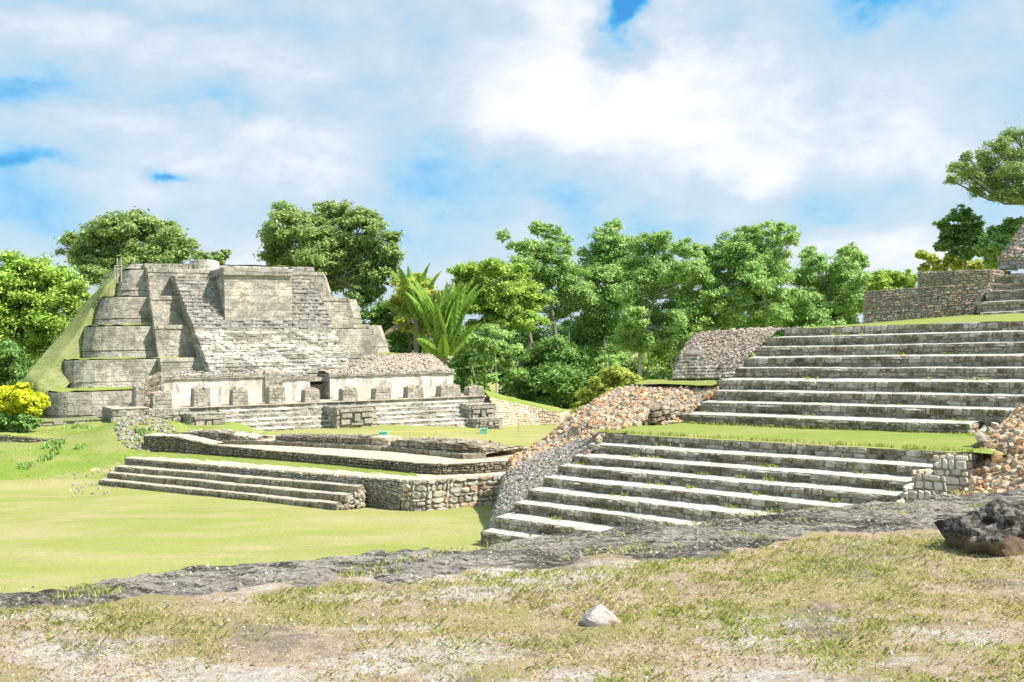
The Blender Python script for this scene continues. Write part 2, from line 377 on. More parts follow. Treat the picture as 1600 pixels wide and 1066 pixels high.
def mesh_quads(name, V, k, mat, parent=None):
    """V: (n*k,3) vertices, k-sided faces one after another"""
    V = np.ascontiguousarray(V.reshape(-1, 3), dtype=np.float32); nv = len(V); nf = nv // k
    me = bpy.data.meshes.new(name)
    me.vertices.add(nv); me.vertices.foreach_set('co', V.ravel())
    me.loops.add(nv); me.loops.foreach_set('vertex_index', np.arange(nv, dtype=np.int32))
    me.polygons.add(nf); me.polygons.foreach_set('loop_start', np.arange(0, nv, k, dtype=np.int32))
    me.materials.append(mat); me.update(calc_edges=True)
    return link(name, me, parent)
def unit(v): v = np.asarray(v, float); return v / (np.linalg.norm(v) + 1e-9)
def nz(x, y, z=0., s=1.): return mnoise.noise(Vector((x * s, y * s, z * s)))
def bil(q, u, v):
    a, b, c, d = q
    return (a * (1 - u) + b * u) * (1 - v) + (d * (1 - u) + c * u) * v

def blocks(mb, q, cw, ch, depth=.05, jit=.25, gap=.012, mi=0, back=1, rough=0.0, skip=0.0, cut=None):
    """courses of irregular stones over the quad q (bottom-left, bottom-right, top-right, top-left); normal = u x v"""
    q = [np.asarray(p, float) for p in q]
    W = (np.linalg.norm(q[1] - q[0]) + np.linalg.norm(q[2] - q[3])) / 2; H = (np.linalg.norm(q[3] - q[0]) + np.linalg.norm(q[2] - q[1])) / 2
    if W < .05 or H < .05: return
    if cut is None: cut = .17 if q[0][1] < 70 else 0
    nrm = unit(np.cross(q[1] - q[0] + q[2] - q[3], q[3] - q[0] + q[2] - q[1]))
    if back >= 0:
        mb.add([p - nrm * .01 for p in q], [(0, 1, 2, 3)], back)
    nr = max(1, int(round(H / ch)))
    hs = np.array([1 + random.uniform(-jit, jit) for _ in range(nr)]); vs = np.concatenate([[0], np.cumsum(hs) / hs.sum()])
    for r in range(nr):
        x = -random.random() * cw * .5
        while x < W - .02:
            w_ = cw * random.uniform(1 - jit * 1.8, 1 + jit * 2.2); x0, x1 = max(0, x), min(W, x + w_); x += w_
            if x1 - x0 < cw * .2: continue
            if skip and random.random() < skip: continue
            g = gap; u0, u1 = (x0 + g) / W, (x1 - g) / W; v0, v1 = vs[r] + g / H, vs[r + 1] - g / H
            jj = lambda a: random.uniform(-a, a)
            ju, jv = jit * cw * .22 / W, jit * ch * .45 / H
            cs = [(u0 + jj(ju), v0 + jj(jv)), (u1 + jj(ju), v0 + jj(jv)), (u1 + jj(ju), v1 + jj(jv)), (u0 + jj(ju), v1 + jj(jv))]
            cs = [(min(1, max(0, a)), min(1, max(0, b))) for a, b in cs]
            d = depth * random.uniform(.35, 1.3)
            if cut:
                c8 = []
                for e in range(4):
                    A, B, C = cs[e - 1], cs[e], cs[(e + 1) % 4]; f1, f2 = cut * random.uniform(.5, 1.5), cut * random.uniform(.5, 1.5)
                    c8 += [(B[0] + (A[0] - B[0]) * f1, B[1] + (A[1] - B[1]) * f1), (B[0] + (C[0] - B[0]) * f2, B[1] + (C[1] - B[1]) * f2)]
                cs = c8
            N = len(cs)
            base = [bil(q, a, b) - nrm * .02 for a, b in cs]
            cen = sum(base) / N
            ins = .80 + random.uniform(-.06, .08)
            fr = [cen + (p - cen) * ins + nrm * (d + .02 + random.uniform(-rough, rough)) for p in base]
            mid_ = [cen + (p - cen) * .985 + nrm * (d * .55 + .02) for p in base]
            V = base + mid_ + fr
            F = [tuple(range(2 * N, 3 * N))]
            for i in range(N):
                j = (i + 1) % N
                F += [(i, j, N + j, N + i), (N + i, N + j, 2 * N + j, 2 * N + i)]
            mb.add(V, F, mi)
_ICO = None
def ico():
    global _ICO
    if _ICO is None:
        t = (1 + 5 ** .5) / 2
        V = np.array([(-1, t, 0), (1, t, 0), (-1, -t, 0), (1, -t, 0), (0, -1, t), (0, 1, t), (0, -1, -t), (0, 1, -t), (t, 0, -1), (t, 0, 1), (-t, 0, -1), (-t, 0, 1)], float)
        V /= np.linalg.norm(V[0])
        F = [(0, 11, 5), (0, 5, 1), (0, 1, 7), (0, 7, 10), (0, 10, 11), (1, 5, 9), (5, 11, 4), (11, 10, 2), (10, 7, 6), (7, 1, 8), (3, 9, 4), (3, 4, 2), (3, 2, 6), (3, 6, 8), (3, 8, 9), (4, 9, 5), (2, 4, 11), (6, 2, 10), (8, 6, 7), (9, 8, 1)]
        _ICO = (V, F)
    return _ICO
def rot():
    a = RNG.normal(size=(3, 3)); qm, _ = np.linalg.qr(a); return qm
def stone(mb, p, r, flat=.7, mi=0, nrm=None):
    V, F = ico()
    V = V * (1 + RNG.uniform(-.28, .28, (12, 1))) * np.array([1.0, RNG.uniform(.6, 1), RNG.uniform(.5, .9) * flat / .7])
    mb.add(np.asarray(p) + (V * r) @ rot().T, F, mi)
def tube(mb, pts, rads, k=7, mi=0):
    pts = [np.asarray(p, float) for p in pts]; V = []; F = []
    for i, (p, r) in enumerate(zip(pts, rads)):
        d = unit(pts[min(i + 1, len(pts) - 1)] - pts[max(i - 1, 0)])
        a = unit(np.cross(d, (0.3, .9, .2))); b = np.cross(d, a)
        for j in range(k):
            t = 2 * math.pi * j / k; V.append(p + (a * math.cos(t) + b * math.sin(t)) * r)
    for i in range(len(pts) - 1):
        for j in range(k):
            F.append((i * k + j, i * k + (j + 1) % k, (i + 1) * k + (j + 1) % k, (i + 1) * k + j))
    n = len(pts)
    F.append(tuple(range((n - 1) * k, n * k))); F.append(tuple(reversed(range(k))))
    mb.add(V, F, mi)
def grid_faces(nu, nv):
    return [(j * nu + i, j * nu + i + 1, (j + 1) * nu + i + 1, (j + 1) * nu + i) for j in range(nv - 1) for i in range(nu - 1)]
def catrow(P, n):
    P = np.asarray(P, float); t = np.linspace(0, len(P) - 1, n)
    return np.array([P[int(min(x, len(P) - 1.001))] * (1 - (x - int(min(x, len(P) - 1.001)))) + P[min(int(min(x, len(P) - 1.001)) + 1, len(P) - 1)] * (x - int(min(x, len(P) - 1.001))) for x in t])
def patch(rows, nu, nv):
    R = np.array([catrow(r, nu) for r in rows])           # rows x nu x 3
    C = np.array([catrow(R[:, i], nv) for i in range(nu)])  # nu x nv x 3
    for _ in range(2):
        C[1:-1, 1:-1] = (C[1:-1, 1:-1] * 2 + C[:-2, 1:-1] + C[2:, 1:-1] + C[1:-1, :-2] + C[1:-1, 2:]) / 6
    return np.transpose(C, (1, 0, 2))                      # nv x nu x 3
def patch_mesh(mb, G, amp=.05, sc=1.5, mi=0):
    nv, nu, _ = G.shape; V = G.reshape(-1, 3).copy()
    for p in V: p[2] += amp * nz(p[0], p[1], p[2], sc)
    mb.add(V, grid_faces(nu, nv), mi)
def patch_stones(mb, G, dens, r0, r1, mi=0, lift=.15, reg=None):
    nv, nu, _ = G.shape
    for j in range(nv - 1):
        for i in range(nu - 1):
            a, b, c, d = G[j, i], G[j, i + 1], G[j + 1, i + 1], G[j + 1, i]
            cr_ = np.cross(b - a, d - a); ar = np.linalg.norm(cr_)
            if reg and not reg(i / (nu - 1), j / (nv - 1)): continue
            n_ = cr_ / (ar + 1e-9)
            if n_[1] > 0 and n_[2] < .3: n_ = -n_
            if n_[2] < -.1: n_ = -n_
            k_ = ar * dens; cnt = int(k_) + (random.random() < k_ - int(k_))
            for _ in range(cnt):
                r = r0 + (r1 - r0) * random.random() ** 1.8
                stone(mb, bil([a, b, c, d], random.random(), random.random()) + n_ * r * lift, r, mi=mi)
def strip(mb, A, B, n, m, mi=0, amp=.02, front=.06, sag=0., seed=0., lip=.07):
    """slab between polylines A (front) and B (back): ragged front edge with a small nose"""
    A = catrow(A, n); B = catrow(B, n); V = []
    for i in range(n):
        a, b = A[i], B[i]; d = unit(b - a)
        e = nz(a[0] * 1.7 + seed, a[1] * 1.7, 0) * front + nz(a[0] * 6 + seed, a[1] * 6, 3) * front * .6 + max(0, nz(a[0] * 3.3, a[1] * 3.3, seed + 9) - .30) * front * 3.5
        a2 = a + d * e
        V.append(a2 + np.array([0, 0, -lip + .02 * nz(a[0] * 3, a[1] * 3)]))
        for j in range(m):
            t = j / (m - 1); p = a2 * (1 - t) + b * t
            p = p + np.array([0, 0, amp * nz(p[0] * 2.2, p[1] * 2.2, seed) + amp * .6 * nz(p[0] * 7, p[1] * 7, seed) - (.03 if j == 0 else 0)])
            V.append(p)
    F = []
    k_ = m + 1
    for i in range(n - 1):
        for j in range(k_ - 1):
            F.append((i * k_ + j, (i + 1) * k_ + j, (i + 1) * k_ + j + 1, i * k_ + j + 1))
    mb.add(V, F, mi)
def Z(p, z): return np.array([p[0], p[1], z])
def grass_tufts(name, pts, h0, h1, mat, per=6, wid=.006, lean=.6, parent=None, spread=.05):
    n = len(pts) * per
    P = np.repeat(np.asarray(pts, float), per, axis=0); P[:, :2] += RNG.normal(0, spread, (n, 2))
    th = RNG.uniform(0, 2 * math.pi, n); h = RNG.uniform(h0, h1, n); ln = RNG.uniform(0, lean, n)
    d = np.stack([np.cos(th), np.sin(th), np.zeros(n)], 1); s = np.stack([-np.sin(th), np.cos(th), np.zeros(n)], 1) * wid
    up = np.array([0, 0, 1.0])
    a = P - s; b = P + s; mid_ = P + up * (h * .6)[:, None] + d * (h * ln * .35)[:, None]; tip = P + up * (h * .95)[:, None] + d * (h * ln)[:, None]
    V = np.stack([a, b, mid_ + s * .7, tip, mid_ - s * .7], 1)
    return mesh_quads(name, V, 5, mat, parent)
# ------------------------------------------------------------------ terrain
KD = FOC / 1200.0
def S(v, a, b):
    t = max(0., min(1., (v - a) / (b - a))); return t * t * (3 - 2 * t)
def ground_h(x, y):
    yk = y / KD
    g = .95 * S(yk, 42, 50) * (1 - S(x, -12, 3)) + .3 * S(yk, 48, 60)
    wl = S(-x, 15.5, 20)
    e = 39.6 - .25 * S(-x, 20, 34)
    g2 = (1.0 * S(yk, e, e + 2.6) + .85 * S(yk, e + 1.5, e + 6)) * wl
    g2 += .45 * S(yk, 50, 55) * S(-x, 20, 26)
    h = max(g, g2)
    h += 1.15 * math.exp(-((x + 22.3) ** 2 / 9.5 + (yk - 46) ** 2 / 6.5))
    h += .25 * math.exp(-((x + 29) ** 2 / 20 + (yk - 44) ** 2 / 5)) * nz(x, y, 0, .35)
    h += .06 * nz(x, y, 3, .12) + .03 * nz(x, y, 5, .5)
    if y > 125: h += .015 * (y - 125)
    return h
mb = MB()
xs = np.concatenate([[-900, -400, -200, -110], np.arange(-75, 62, .7), [80, 130, 220, 450, 900]])
ys = np.concatenate([[-60, -10, 8], np.arange(14, 128, .7), [140, 170, 240, 400, 900, 2500]])
V = [(x, y, ground_h(x, y)) for y in ys for x in xs]
mb.add(V, grid_faces(len(xs), len(ys)))
tag(mb.build('ground', M_LAWN, smooth=True), kind='structure')
# brighter bank at the left (its own turf sheet laid on the ground)
mb = MB()
bx = np.arange(-60, -15, .5); by = np.arange(55.2, 84, .5)
V = [(x, y, ground_h(x, y) + .015 - .3 * S(-x, 58, 60) - .3 * S(x, -17.5, -15.5) - .25 * S(57.4, y, y + 2.) ) for y in by for x in bx]
mb.add(V, grid_faces(len(bx), len(by)))
tag(mb.build('grass_bank', M_BANKG, smooth=True), kind='structure')

# ------------------------------------------------------------------ foreground mound top and its black rim
ZF = 4.9
RIM = [(-500, 975), (-200, 950), (0, 932), (100, 922), (200, 911), (300, 893), (420, 888), (540, 881), (640, 868), (740, 858), (800, 848), (850, 840), (950, 834), (1060, 827), (1120, 818), (1170, 811), (1290, 800), (1400, 789), (1500, 778), (1600, 768), (1800, 752), (2100, 735)]
INN = [(-500, 1000), (-200, 972), (0, 950), (100, 946), (200, 940), (300, 934), (420, 922), (540, 913), (640, 904), (740, 896), (800, 890), (850, 886), (950, 880), (1060, 874), (1120, 868), (1170, 856), (1290, 836), (1400, 834), (1500, 832), (1600, 828), (1800, 818), (2100, 800)]
rimw = np.array([PZ(x, y, ZF) for x, y in RIM]); innw = np.array([PZ(x, y, ZF) for x, y in INN])
def rimY(x): return np.interp(x, rimw[:, 0], rimw[:, 1])
def innY(x): return np.interp(x, innw[:, 0], innw[:, 1])
def fore_h(x, y):
    return ZF + .05 * nz(x, y, 0, .5) + .025 * nz(x, y, 4, 1.7) + .010 * nz(x, y, 9, 6) - .03 + .03 * S(y, 4, 9)
mb = MB()
xs = np.arange(-12, 18, .07); ys = np.concatenate([[-9, -5, -2, 0, 1.2, 2.2], np.arange(3., 17.4, .07)])
V = []
for y in ys:
    for x in xs:
        d = y - rimY(x) + .25
        z = fore_h(x, y)
        if d > 0: z -= min(3.2, d * 1.8)
        V.append((x, y, z))
nx = len(xs)
F = [f for f in grid_faces(nx, len(ys)) if V[f[0]][2] > 2.2]
mb.add(V, F)
tag(mb.build('mound_top', M_FORE, smooth=True), kind='structure')
mb = MB(); rows = []
NX = 620
xsr = np.linspace(-12, 17.5, NX)
for x in xsr:
    a, b = innY(x) + .35 * nz(x, 0, 0, .9) + .25 * nz(x, 2, 0, 3.1) + .1 * nz(x, 4, 0, 11), rimY(x) + .10 * nz(x, 5, 0, 1.5)
    for j in range(26):
        t = j / 19.0
        if j <= 19:
            y = a + (b - a) * t
            lift = .055 * math.sin(min(1, t * 1.6) * math.pi / 2) - .03 * (t < .02)
            # layered, pitted crust
            f = nz(x, y * 1.8, 0, 1.4) * .05 + abs(nz(x, y * 2, 7, 4.5)) * .045 + nz(x, y * 2, 2, 12) * .014
            z = fore_h(x, y) - .012 + lift + f * min(1, t * 4 + .15)
            if t > .85: z -= (t - .85) ** 2 * 3.
        else:
            q = (j - 19) / 6.0
            y = b + q * 1.7 + .12 * nz(x, q * 3, 1, 2)
            z = fore_h(x, b) - .02 - .07 - q * 2.9 + .15 * nz(x, q * 3, 5, 2.2)
        rows.append((x, y, z))
F = [(i * 26 + j, (i + 1) * 26 + j, (i + 1) * 26 + j + 1, i * 26 + j + 1) for i in range(NX - 1) for j in range(25)]
mb.add(rows, F)
tag(mb.build('rock_rim', M_CRUST, smooth=False), kind='structure')
# slope below the rim down to the plaza, so the mound stands on the ground from any side
mb = MB(); V = []
for x in np.linspace(-12, 17.5, 80):
    b = rimY(x) + 1.2
    for q in range(8):
        t = q / 7
        V.append((x, b + t * 3.2 + .2 * nz(x, q, 0, .6), (ZF - 2.0) * (1 - t) - .2 + .15 * nz(x, q, 3, .8)))
mb.add(V, [(i * 8 + j, (i + 1) * 8 + j, (i + 1) * 8 + j + 1, i * 8 + j + 1) for i in range(79) for j in range(7)])
tag(mb.build('mound_slope', M_CRUST), kind='structure')

# grass on the mound: denser to the right and just inside the rim
def fore_pts(n, dens):
    out = []
    while len(out) < n:
        y = 3.0 + 13 * random.random() ** .8; x = random.uniform(-.62, .62) * y
        if y > innY(x) - .05: continue
        if random.random() < dens(x, y): out.append((x, y, fore_h(x, y) - .005))
    return out
def px_of(x, y): return 800 + FOC * x / y
def d_green(x, y):
    p = px_of(x, y)
    if 1080 < p < 1500 and innY(x) - y < 1.1: return .9
    g = nz(x * 1.3, y * 1.6, 11, 1.0) * 1.2 + nz(x, y, 17, 4) * .7
    base = .02 + .38 * S(p, 300, 1200)
    near_rim = 1.2 * math.exp(-((innY(x) - y) / .9) ** 2) * (.5 + .8 * S(p, 900, 1250))
    return max(0, min(1, (base + near_rim) * (1 + 2.0 * g)))
def d_dry(x, y):
    return max(0, min(1, .45 + 1.1 * nz(x * 1.2, y * 1.8, 23, 1.0)))
tag(grass_tufts('grass', fore_pts(4300, d_green), .008, .040, M_GRASS, per=9, wid=.0023, lean=1.7, spread=.04), kind='stuff')
tag(grass_tufts('dry_grass', fore_pts(6500, d_dry), .006, .024, M_GDRY, per=6, wid=.003, lean=2.2, spread=.05), kind='stuff')
cre = []
while len(cre) < 330:
    x = random.uniform(-5, 9); a_, b_ = innY(x), rimY(x); y = a_ + (b_ - a_) * random.random() ** 2.2
    if nz(x * 1.6, y * 2.2, 41) > .12: cre.append((x, y, fore_h(x, y) + .05))
tag(grass_tufts('rim_grass', cre, .012, .05, M_GRASS, per=8, wid=.003, lean=1.5, spread=.04), kind='stuff')
tall = [(PZ(1297, 822, ZF), .17), (PZ(1130, 870, ZF), .09), (PZ(1452, 838, ZF), .13), (PZ(1270, 838, ZF), .06), (PZ(870, 885, ZF), .05)]
V = []
for p, h in tall:
    V.append([(p[0] + random.uniform(-.06, .06), p[1] + random.uniform(-.05, .05), fore_h(p[0], p[1]) + .03) for _ in range(3)])
mbp = MB()
for i in range(11000):
    y = 3.5 + 11 * random.random(); x = random.uniform(-.55, .55) * y
    if y > rimY(x) - .1: continue
    r = .003 + .012 * random.random() ** 4
    stone(mbp, (x, y, fore_h(x, y) + (.06 if y > innY(x) else 0) + r * .2), r, .5)
M_PEB = stone_mat('pebble_stone', [(.5, .45, .38), (.72, .68, .6), (.38, .28, .19), (.2, .17, .13), (.6, .52, .42), (.28, .24, .18)], stain_amt=.1, moss_amt=0)
tag(mbp.build('pebbles', M_PEB), kind='stuff')

# pinkish white rock and the big dark rock on the mound
def boulder(name, verts_fn, n, mat, label, cat, loc, parent=None):
    """lumpy rock from a subdivided sphere shaped by verts_fn(unit direction) -> offset"""
    V, F = ico(); V = V.copy(); F = list(F)
    for _ in range(n):
        cache = {}; V2 = list(map(tuple, V)); F2 = []
        def mid_(a, b):
            key = (min(a, b), max(a, b))
            if key not in cache:
                m = (np.array(V2[a]) + np.array(V2[b])); m /= np.linalg.norm(m); V2.append(tuple(m)); cache[key] = len(V2) - 1
            return cache[key]
        for a, b, c in F:
            x, y, z = mid_(a, b), mid_(b, c), mid_(c, a)
            F2 += [(a, x, z), (b, y, x), (c, z, y), (x, y, z)]
        V, F = np.array(V2), F2
    W_ = np.array([verts_fn(v) for v in V])
    m = MB(); m.add(W_, F)
    o = m.build(name, mat); o.location = loc
    return tag(o, label, cat)
k = NT('pinkish_white_rock')
c = k.mix(k.step(k.noise(9, 5, .6), .45, .6), (.46, .41, .375), (.33, .30, .28))
c = k.mix(k.step(k.noise(6, 4, .6, off=5), .56, .62, 0, .8), c, (.46, .25, .16))
M_PINK = k.out(c, .8, k.bump(k.noise(20, 5, .7), .5, .02))
p = PZ(937, 967, ZF)
def f_pink(v):
    x, y, z = v
    h = .095 * max(0, 1 - 1.05 * max(abs(x + .10) * .95, abs(y) * .8)) if z > 0 else -.02
    hull = np.array([x * .125 + .01, y * .09, z * .022 + h * (1 if z > 0 else 0)])
    return hull + np.array([0, 0, .008 * nz(x, y, z, 4)])
boulder('pink_rock', f_pink, 3, M_PINK, 'small pinkish white pyramid-shaped rock on the dry grass in front', 'rock', (p[0], p[1], fore_h(p[0], p[1])))
k = NT('dark_boulder')
a = k.noise(5, 8, .7); b = k.noise(20, 6, .75, off=3)
nrm = k.n('ShaderNodeSeparateXYZ'); k.link(k.geo.outputs['Normal'], nrm.inputs[0])
c = k.mix(k.step(b, .44, .58), (.06, .052, .045), (.34, .31, .275))
c = k.mix(k.step(a, .42, .54), (.045, .04, .034), c)
brown = k.mix(k.step(b, .4, .65), (.15, .105, .065), (.28, .21, .14))
oz = k.n('ShaderNodeSeparateXYZ'); k.link(k.co.outputs['Object'], oz.inputs[0])
hh = k.math('ADD', oz.outputs[2], k.math('MULTIPLY', k.math('SUBTRACT', a, .5), .25))
c = k.mix(k.step(hh, .11, .15), brown, c)
M_BOUL = k.out(c, .9, k.bump(k.math('ADD', a, b), .9, .05))
p = PZ(1592, 866, ZF)
def f_boul(v):
    x, y, z = v
    r = 1 + .34 * nz(x, y, z, 1.9) + .20 * nz(x, y, z, 4.5) + .05 * nz(x, y, z, 11)
    under = 1.0 if z > .25 else 1.0 - .22 * min(1, (.25 - z) * 2)          # crust overhangs the brown soil under it
    prof = .33 * (1 - .35 * max(0, x)) * (1 - .1 * abs(y))
    return np.array([x * .44 * r * under + .02, y * .34 * r * under, max(-.12, (max(z, -.4) ** 1 if z < .3 else .3 + (z - .3) * .65) * prof * 1.5 * r)])
boulder('dark_boulder', f_boul, 4, M_BOUL, 'big dark crusted boulder with brown earthy underside at the right end of the rim', 'boulder', (p[0], p[1] + .3, ZF - .02))

# ------------------------------------------------------------------ right-hand stairways
T = unit((.69, -.724, 0)); U = unit((.724, .69, 0))
P1 = PZ(752, 832, .38)
LOW = [(752, 832), (775, 806), (802.5, 782), (823.6, 761), (848, 743), (872, 726), (894, 712), (917, 695), (936, 676)]
lowL = [PV(x, y, P1, U) for x, y in LOW]
zs = np.array([p[2] for p in lowL]); kf = np.polyfit(np.arange(9), zs, 1); zs = .35 * zs + .65 * np.polyval(kf, np.arange(9))
LOWR = [1340, 1340, 1340, 1372, 1400, 1412, 1425, 1458, 1520]
lowR = []
for i in range(9):
    lowL[i] = Z(lowL[i], zs[i])
    q = PV(LOWR[i], 740, lowL[i], T); lowR.append(Z(q, zs[i]))
P10 = PZ(1062, 645, zs[8] + .44)
UPP = [(1062, 645), (1085, 628), (1105, 611), (1120, 595), (1150, 573), (1162, 556), (1182, 540), (1195, 527), (1226, 515.5)]
upL = [PV(x, y, P10, U) for x, y in UPP]
zu = np.array([p[2] for p in upL]); kf = np.polyfit(np.arange(9), zu, 1); zu = .2 * zu + .8 * np.polyval(kf, np.arange(9))
UPR = [1512, 1580, 1640, 1700, 1720, 1740, 1760, 1780, 1800]
upR = []
for i in range(9):
    upL[i] = Z(upL[i], zu[i]); q = PV(UPR[i], 600, upL[i], T); upR.append(Z(q, zu[i]))
print('low z', zs, 'up z', zu); print('lowL', lowL[0], lowL[8], 'upL', upL[0], upL[8])
print('runs', [round(float(np.dot(lowL[i + 1] - lowL[i], U)), 2) for i in range(8)], [round(float(np.dot(upL[i + 1] - upL[i], U)), 2) for i in range(8)])
def wob(a, b, n, amp, seed):
    P = catrow([a, b], n); d = unit(b - a); s = np.array([-d[1], d[0], 0])
    return [p + s * (amp * nz(p[0], p[1], seed, .5) + amp * .35 * nz(p[0], p[1], seed, 2.)) + np.array([0, 0, amp * .5 * nz(p[0], p[1], seed + 3, .6)]) for p in P]
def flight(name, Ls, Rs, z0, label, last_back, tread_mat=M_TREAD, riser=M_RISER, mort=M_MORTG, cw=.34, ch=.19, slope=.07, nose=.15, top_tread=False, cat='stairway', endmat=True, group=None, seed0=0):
    root = empty(name, tuple(Z(Ls[0], z0)), label, cat, group)
    n = len(Ls); prev = z0
    for i in range(n):
        a, b = Ls[i], Rs[i]; z = a[2]
        N = max(12, int(np.linalg.norm(b - a) * 4))
        fa = wob(a, b, N, .10, i + seed0)
        m = MB()
        lo = prev - .05
        seg = max(1, int(np.linalg.norm(b - a) / 2.5))
        for s_ in range(seg):
            i0, i1 = int(s_ * (N - 1) / seg), int((s_ + 1) * (N - 1) / seg)
            A, B = fa[i0], fa[i1]
            blocks(m, [Z(A, lo), Z(B, lo), B + (0, 0, -.03), A + (0, 0, -.03)], cw, ch, .045, .32, .012, 0, 1, .01)
        d = unit(b - a); inn = np.array([-d[1], d[0], 0]); 
        if endmat:   # left and right return faces
            blocks(m, [Z(a + inn * 1.6, lo), Z(fa[0], lo), Z(fa[0], z - .03), Z(a + inn * 1.6, z - .03)], cw, ch, .04, .3, .012, 0, 1)
            blocks(m, [Z(fa[-1], lo), Z(b + inn * 1.6, lo), Z(b + inn * 1.6, z - .03), Z(fa[-1], z - .03)], cw, ch, .04, .3, .012, 0, 1)
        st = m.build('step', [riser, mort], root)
        if i < n - 1 or top_tread:
            bl, br = (Ls[i + 1], Rs[i + 1]) if i < n - 1 else last_back
            # extend the back edge so that it covers the whole width
            run = float(np.dot(bl - a, inn)) + .12
            B0, B1 = a + inn * run, b + inn * run
            m = MB()
            fr = [p + (0, 0, -slope * .6) for p in fa]
            strip(m, fr, [Z(B0, z + slope * .5), Z(B1, z + slope * .5)], N * 2, 5, 0, .018, nose, seed=i * 3.3 + seed0)
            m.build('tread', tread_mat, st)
        prev = z
    return root
flight('stone_stairway', lowL, lowR, -.1, 'wide lower flight of white-topped stone steps rising from the plaza to the grass terrace', None)
flight('stone_stairway', upL, upR, zs[8] - .05, 'wide upper flight of white-topped stone steps above the grass terrace', None, seed0=20, slope=.10)
# terrace lawn between the flights
def fan(name, pts, mat, kind='structure', amp=.04, step=.5, label=None, cat=None, parent=None, thick=None):
    """grass sheet over a plan polygon: pts with z, filled by a grid between first and second half of the outline"""
    h = len(pts) // 2; A = catrow(pts[:h], 40); B = catrow(list(reversed(pts[h:])), 40)
    nv = 14; V = []
    for j in range(nv):
        t = j / (nv - 1)
        for i in range(40):
            p = A[i] * (1 - t) + B[i] * t; V.append(p + (0, 0, amp * nz(p[0], p[1], 1, .8)))
    m = MB(); m.add(V, grid_faces(40, nv)); o = m.build(name, mat, parent, smooth=True)
    if kind: tag(o, kind=kind)
    return o
zt = zs[8]
fan('terrace', [Z(lowL[8] - T * .6, zt + .0) + U * .03, Z((lowL[8] + lowR[8]) / 2, zt) + U * .03, Z(lowR[8] + T * .9, zt) + U * .03,
                Z(upR[0] + T * 2.6, zt + .1) + U * 1.4, Z((upL[0] + upR[0]) / 2, zt + .02) + U * .3, Z(upL[0] - T * 1.2, zt + .02) + U * .3], M_LUSH)
m_ = []
def along(A, B, n, w_=.1):
    out = []
    for _ in range(n):
        t = random.random(); p = A * (1 - t) + B * t; out.append((p[0] + random.gauss(0, w_), p[1] + random.gauss(0, w_), p[2]))
    return out
edge0 = [Z(upR[0], zt) + T * random.uniform(-.3, 1.6) + U * random.uniform(.1, 1.4) for _ in range(60)]
mst = MB()
for q_ in edge0: stone(mst, q_ + (0, 0, random.uniform(0, .42) * max(0, min(1, np.dot(q_ - upR[0], U)))), random.uniform(.12, .28), .7)
tag(mst.build('tumbled_stones', M_RISER), 'dark tumbled stones where the lowest upper steps break off at the right', 'stone heap')
edge = along(Z(upL[0], zt) - U * .12, Z(upR[0], zt) - U * .12, 260, .05) + along(Z(upR[0], zt), Z(upR[0] + T * 2.5, zt + .1), 160, .5)
edge += along(Z(lowL[8], zt) + U * .15, Z(lowR[8], zt) + U * .15, 160, .05)
for i in range(8): 
    for q in [random.uniform(.03, .97) for _ in range(5)]: 
        c0 = lowL[i] * (1 - q) + lowR[i] * q; edge += along(c0 + U * .64, c0 + U * .64 + T * random.uniform(.1, .7), random.randint(3, 9), .03); c0 = upL[i] * (1 - q) + upR[i] * q; edge += along(c0 + U * .8, c0 + U * .8 + T * random.uniform(.1, .9), random.randint(2, 7), .03)
tag(grass_tufts('weeds', edge, .05, .16, M_GRASS, per=7, wid=.012, lean=.8, spread=.06), kind='stuff')

# pale mortared wall that closes the lower flight at its right end
root = empty('pale_end_wall', tuple(Z(lowR[7], 1.0)), 'pale mortared stone wall closing the right end of the lower stairway beside the rubble', 'wall')
m = MB()
a0 = Z(lowR[8], zt - .02)
pts_t = [lowR[7] + T * .05 - U * .05, lowR[8] + T * .1]
q0 = PV(1400, 800, lowR[8] - U * 2.9, T)
for i in range(3, 8):
    a, b = lowR[i], lowR[i + 1]
    blocks(m, [Z(a, a[2] - 1.1) , Z(b, a[2] - 1.1), Z(b, b[2] - .05), Z(a, b[2] - .05)], .34, .24, .05, .3, .02, 0, 1)
    blocks(m, [Z(a + T * .05, a[2] - 1.0) - U * .02, Z(a + T * 1.1, a[2] - 1.0) - U * .02, Z(a + T * .9, b[2] - .15) + U * .1, Z(a + T * .05, b[2] - .15) + U * .1], .36, .26, .05, .3, .02, 0, 1)
A = lowR[7] + T * .1; B = PV(1524, 703, lowR[8], T); B = Z(B, zt - .02)
blocks(m, [Z(A, zt - 1.3) + U * .5, Z(B, zt - 1.4) + U * .5, B + U * .55, Z(A, zt - .02) + U * .55], .42, .26, .05, .3, .02, 0, 1)
m.build('masonry', [M_PALE, M_MORTL], root)

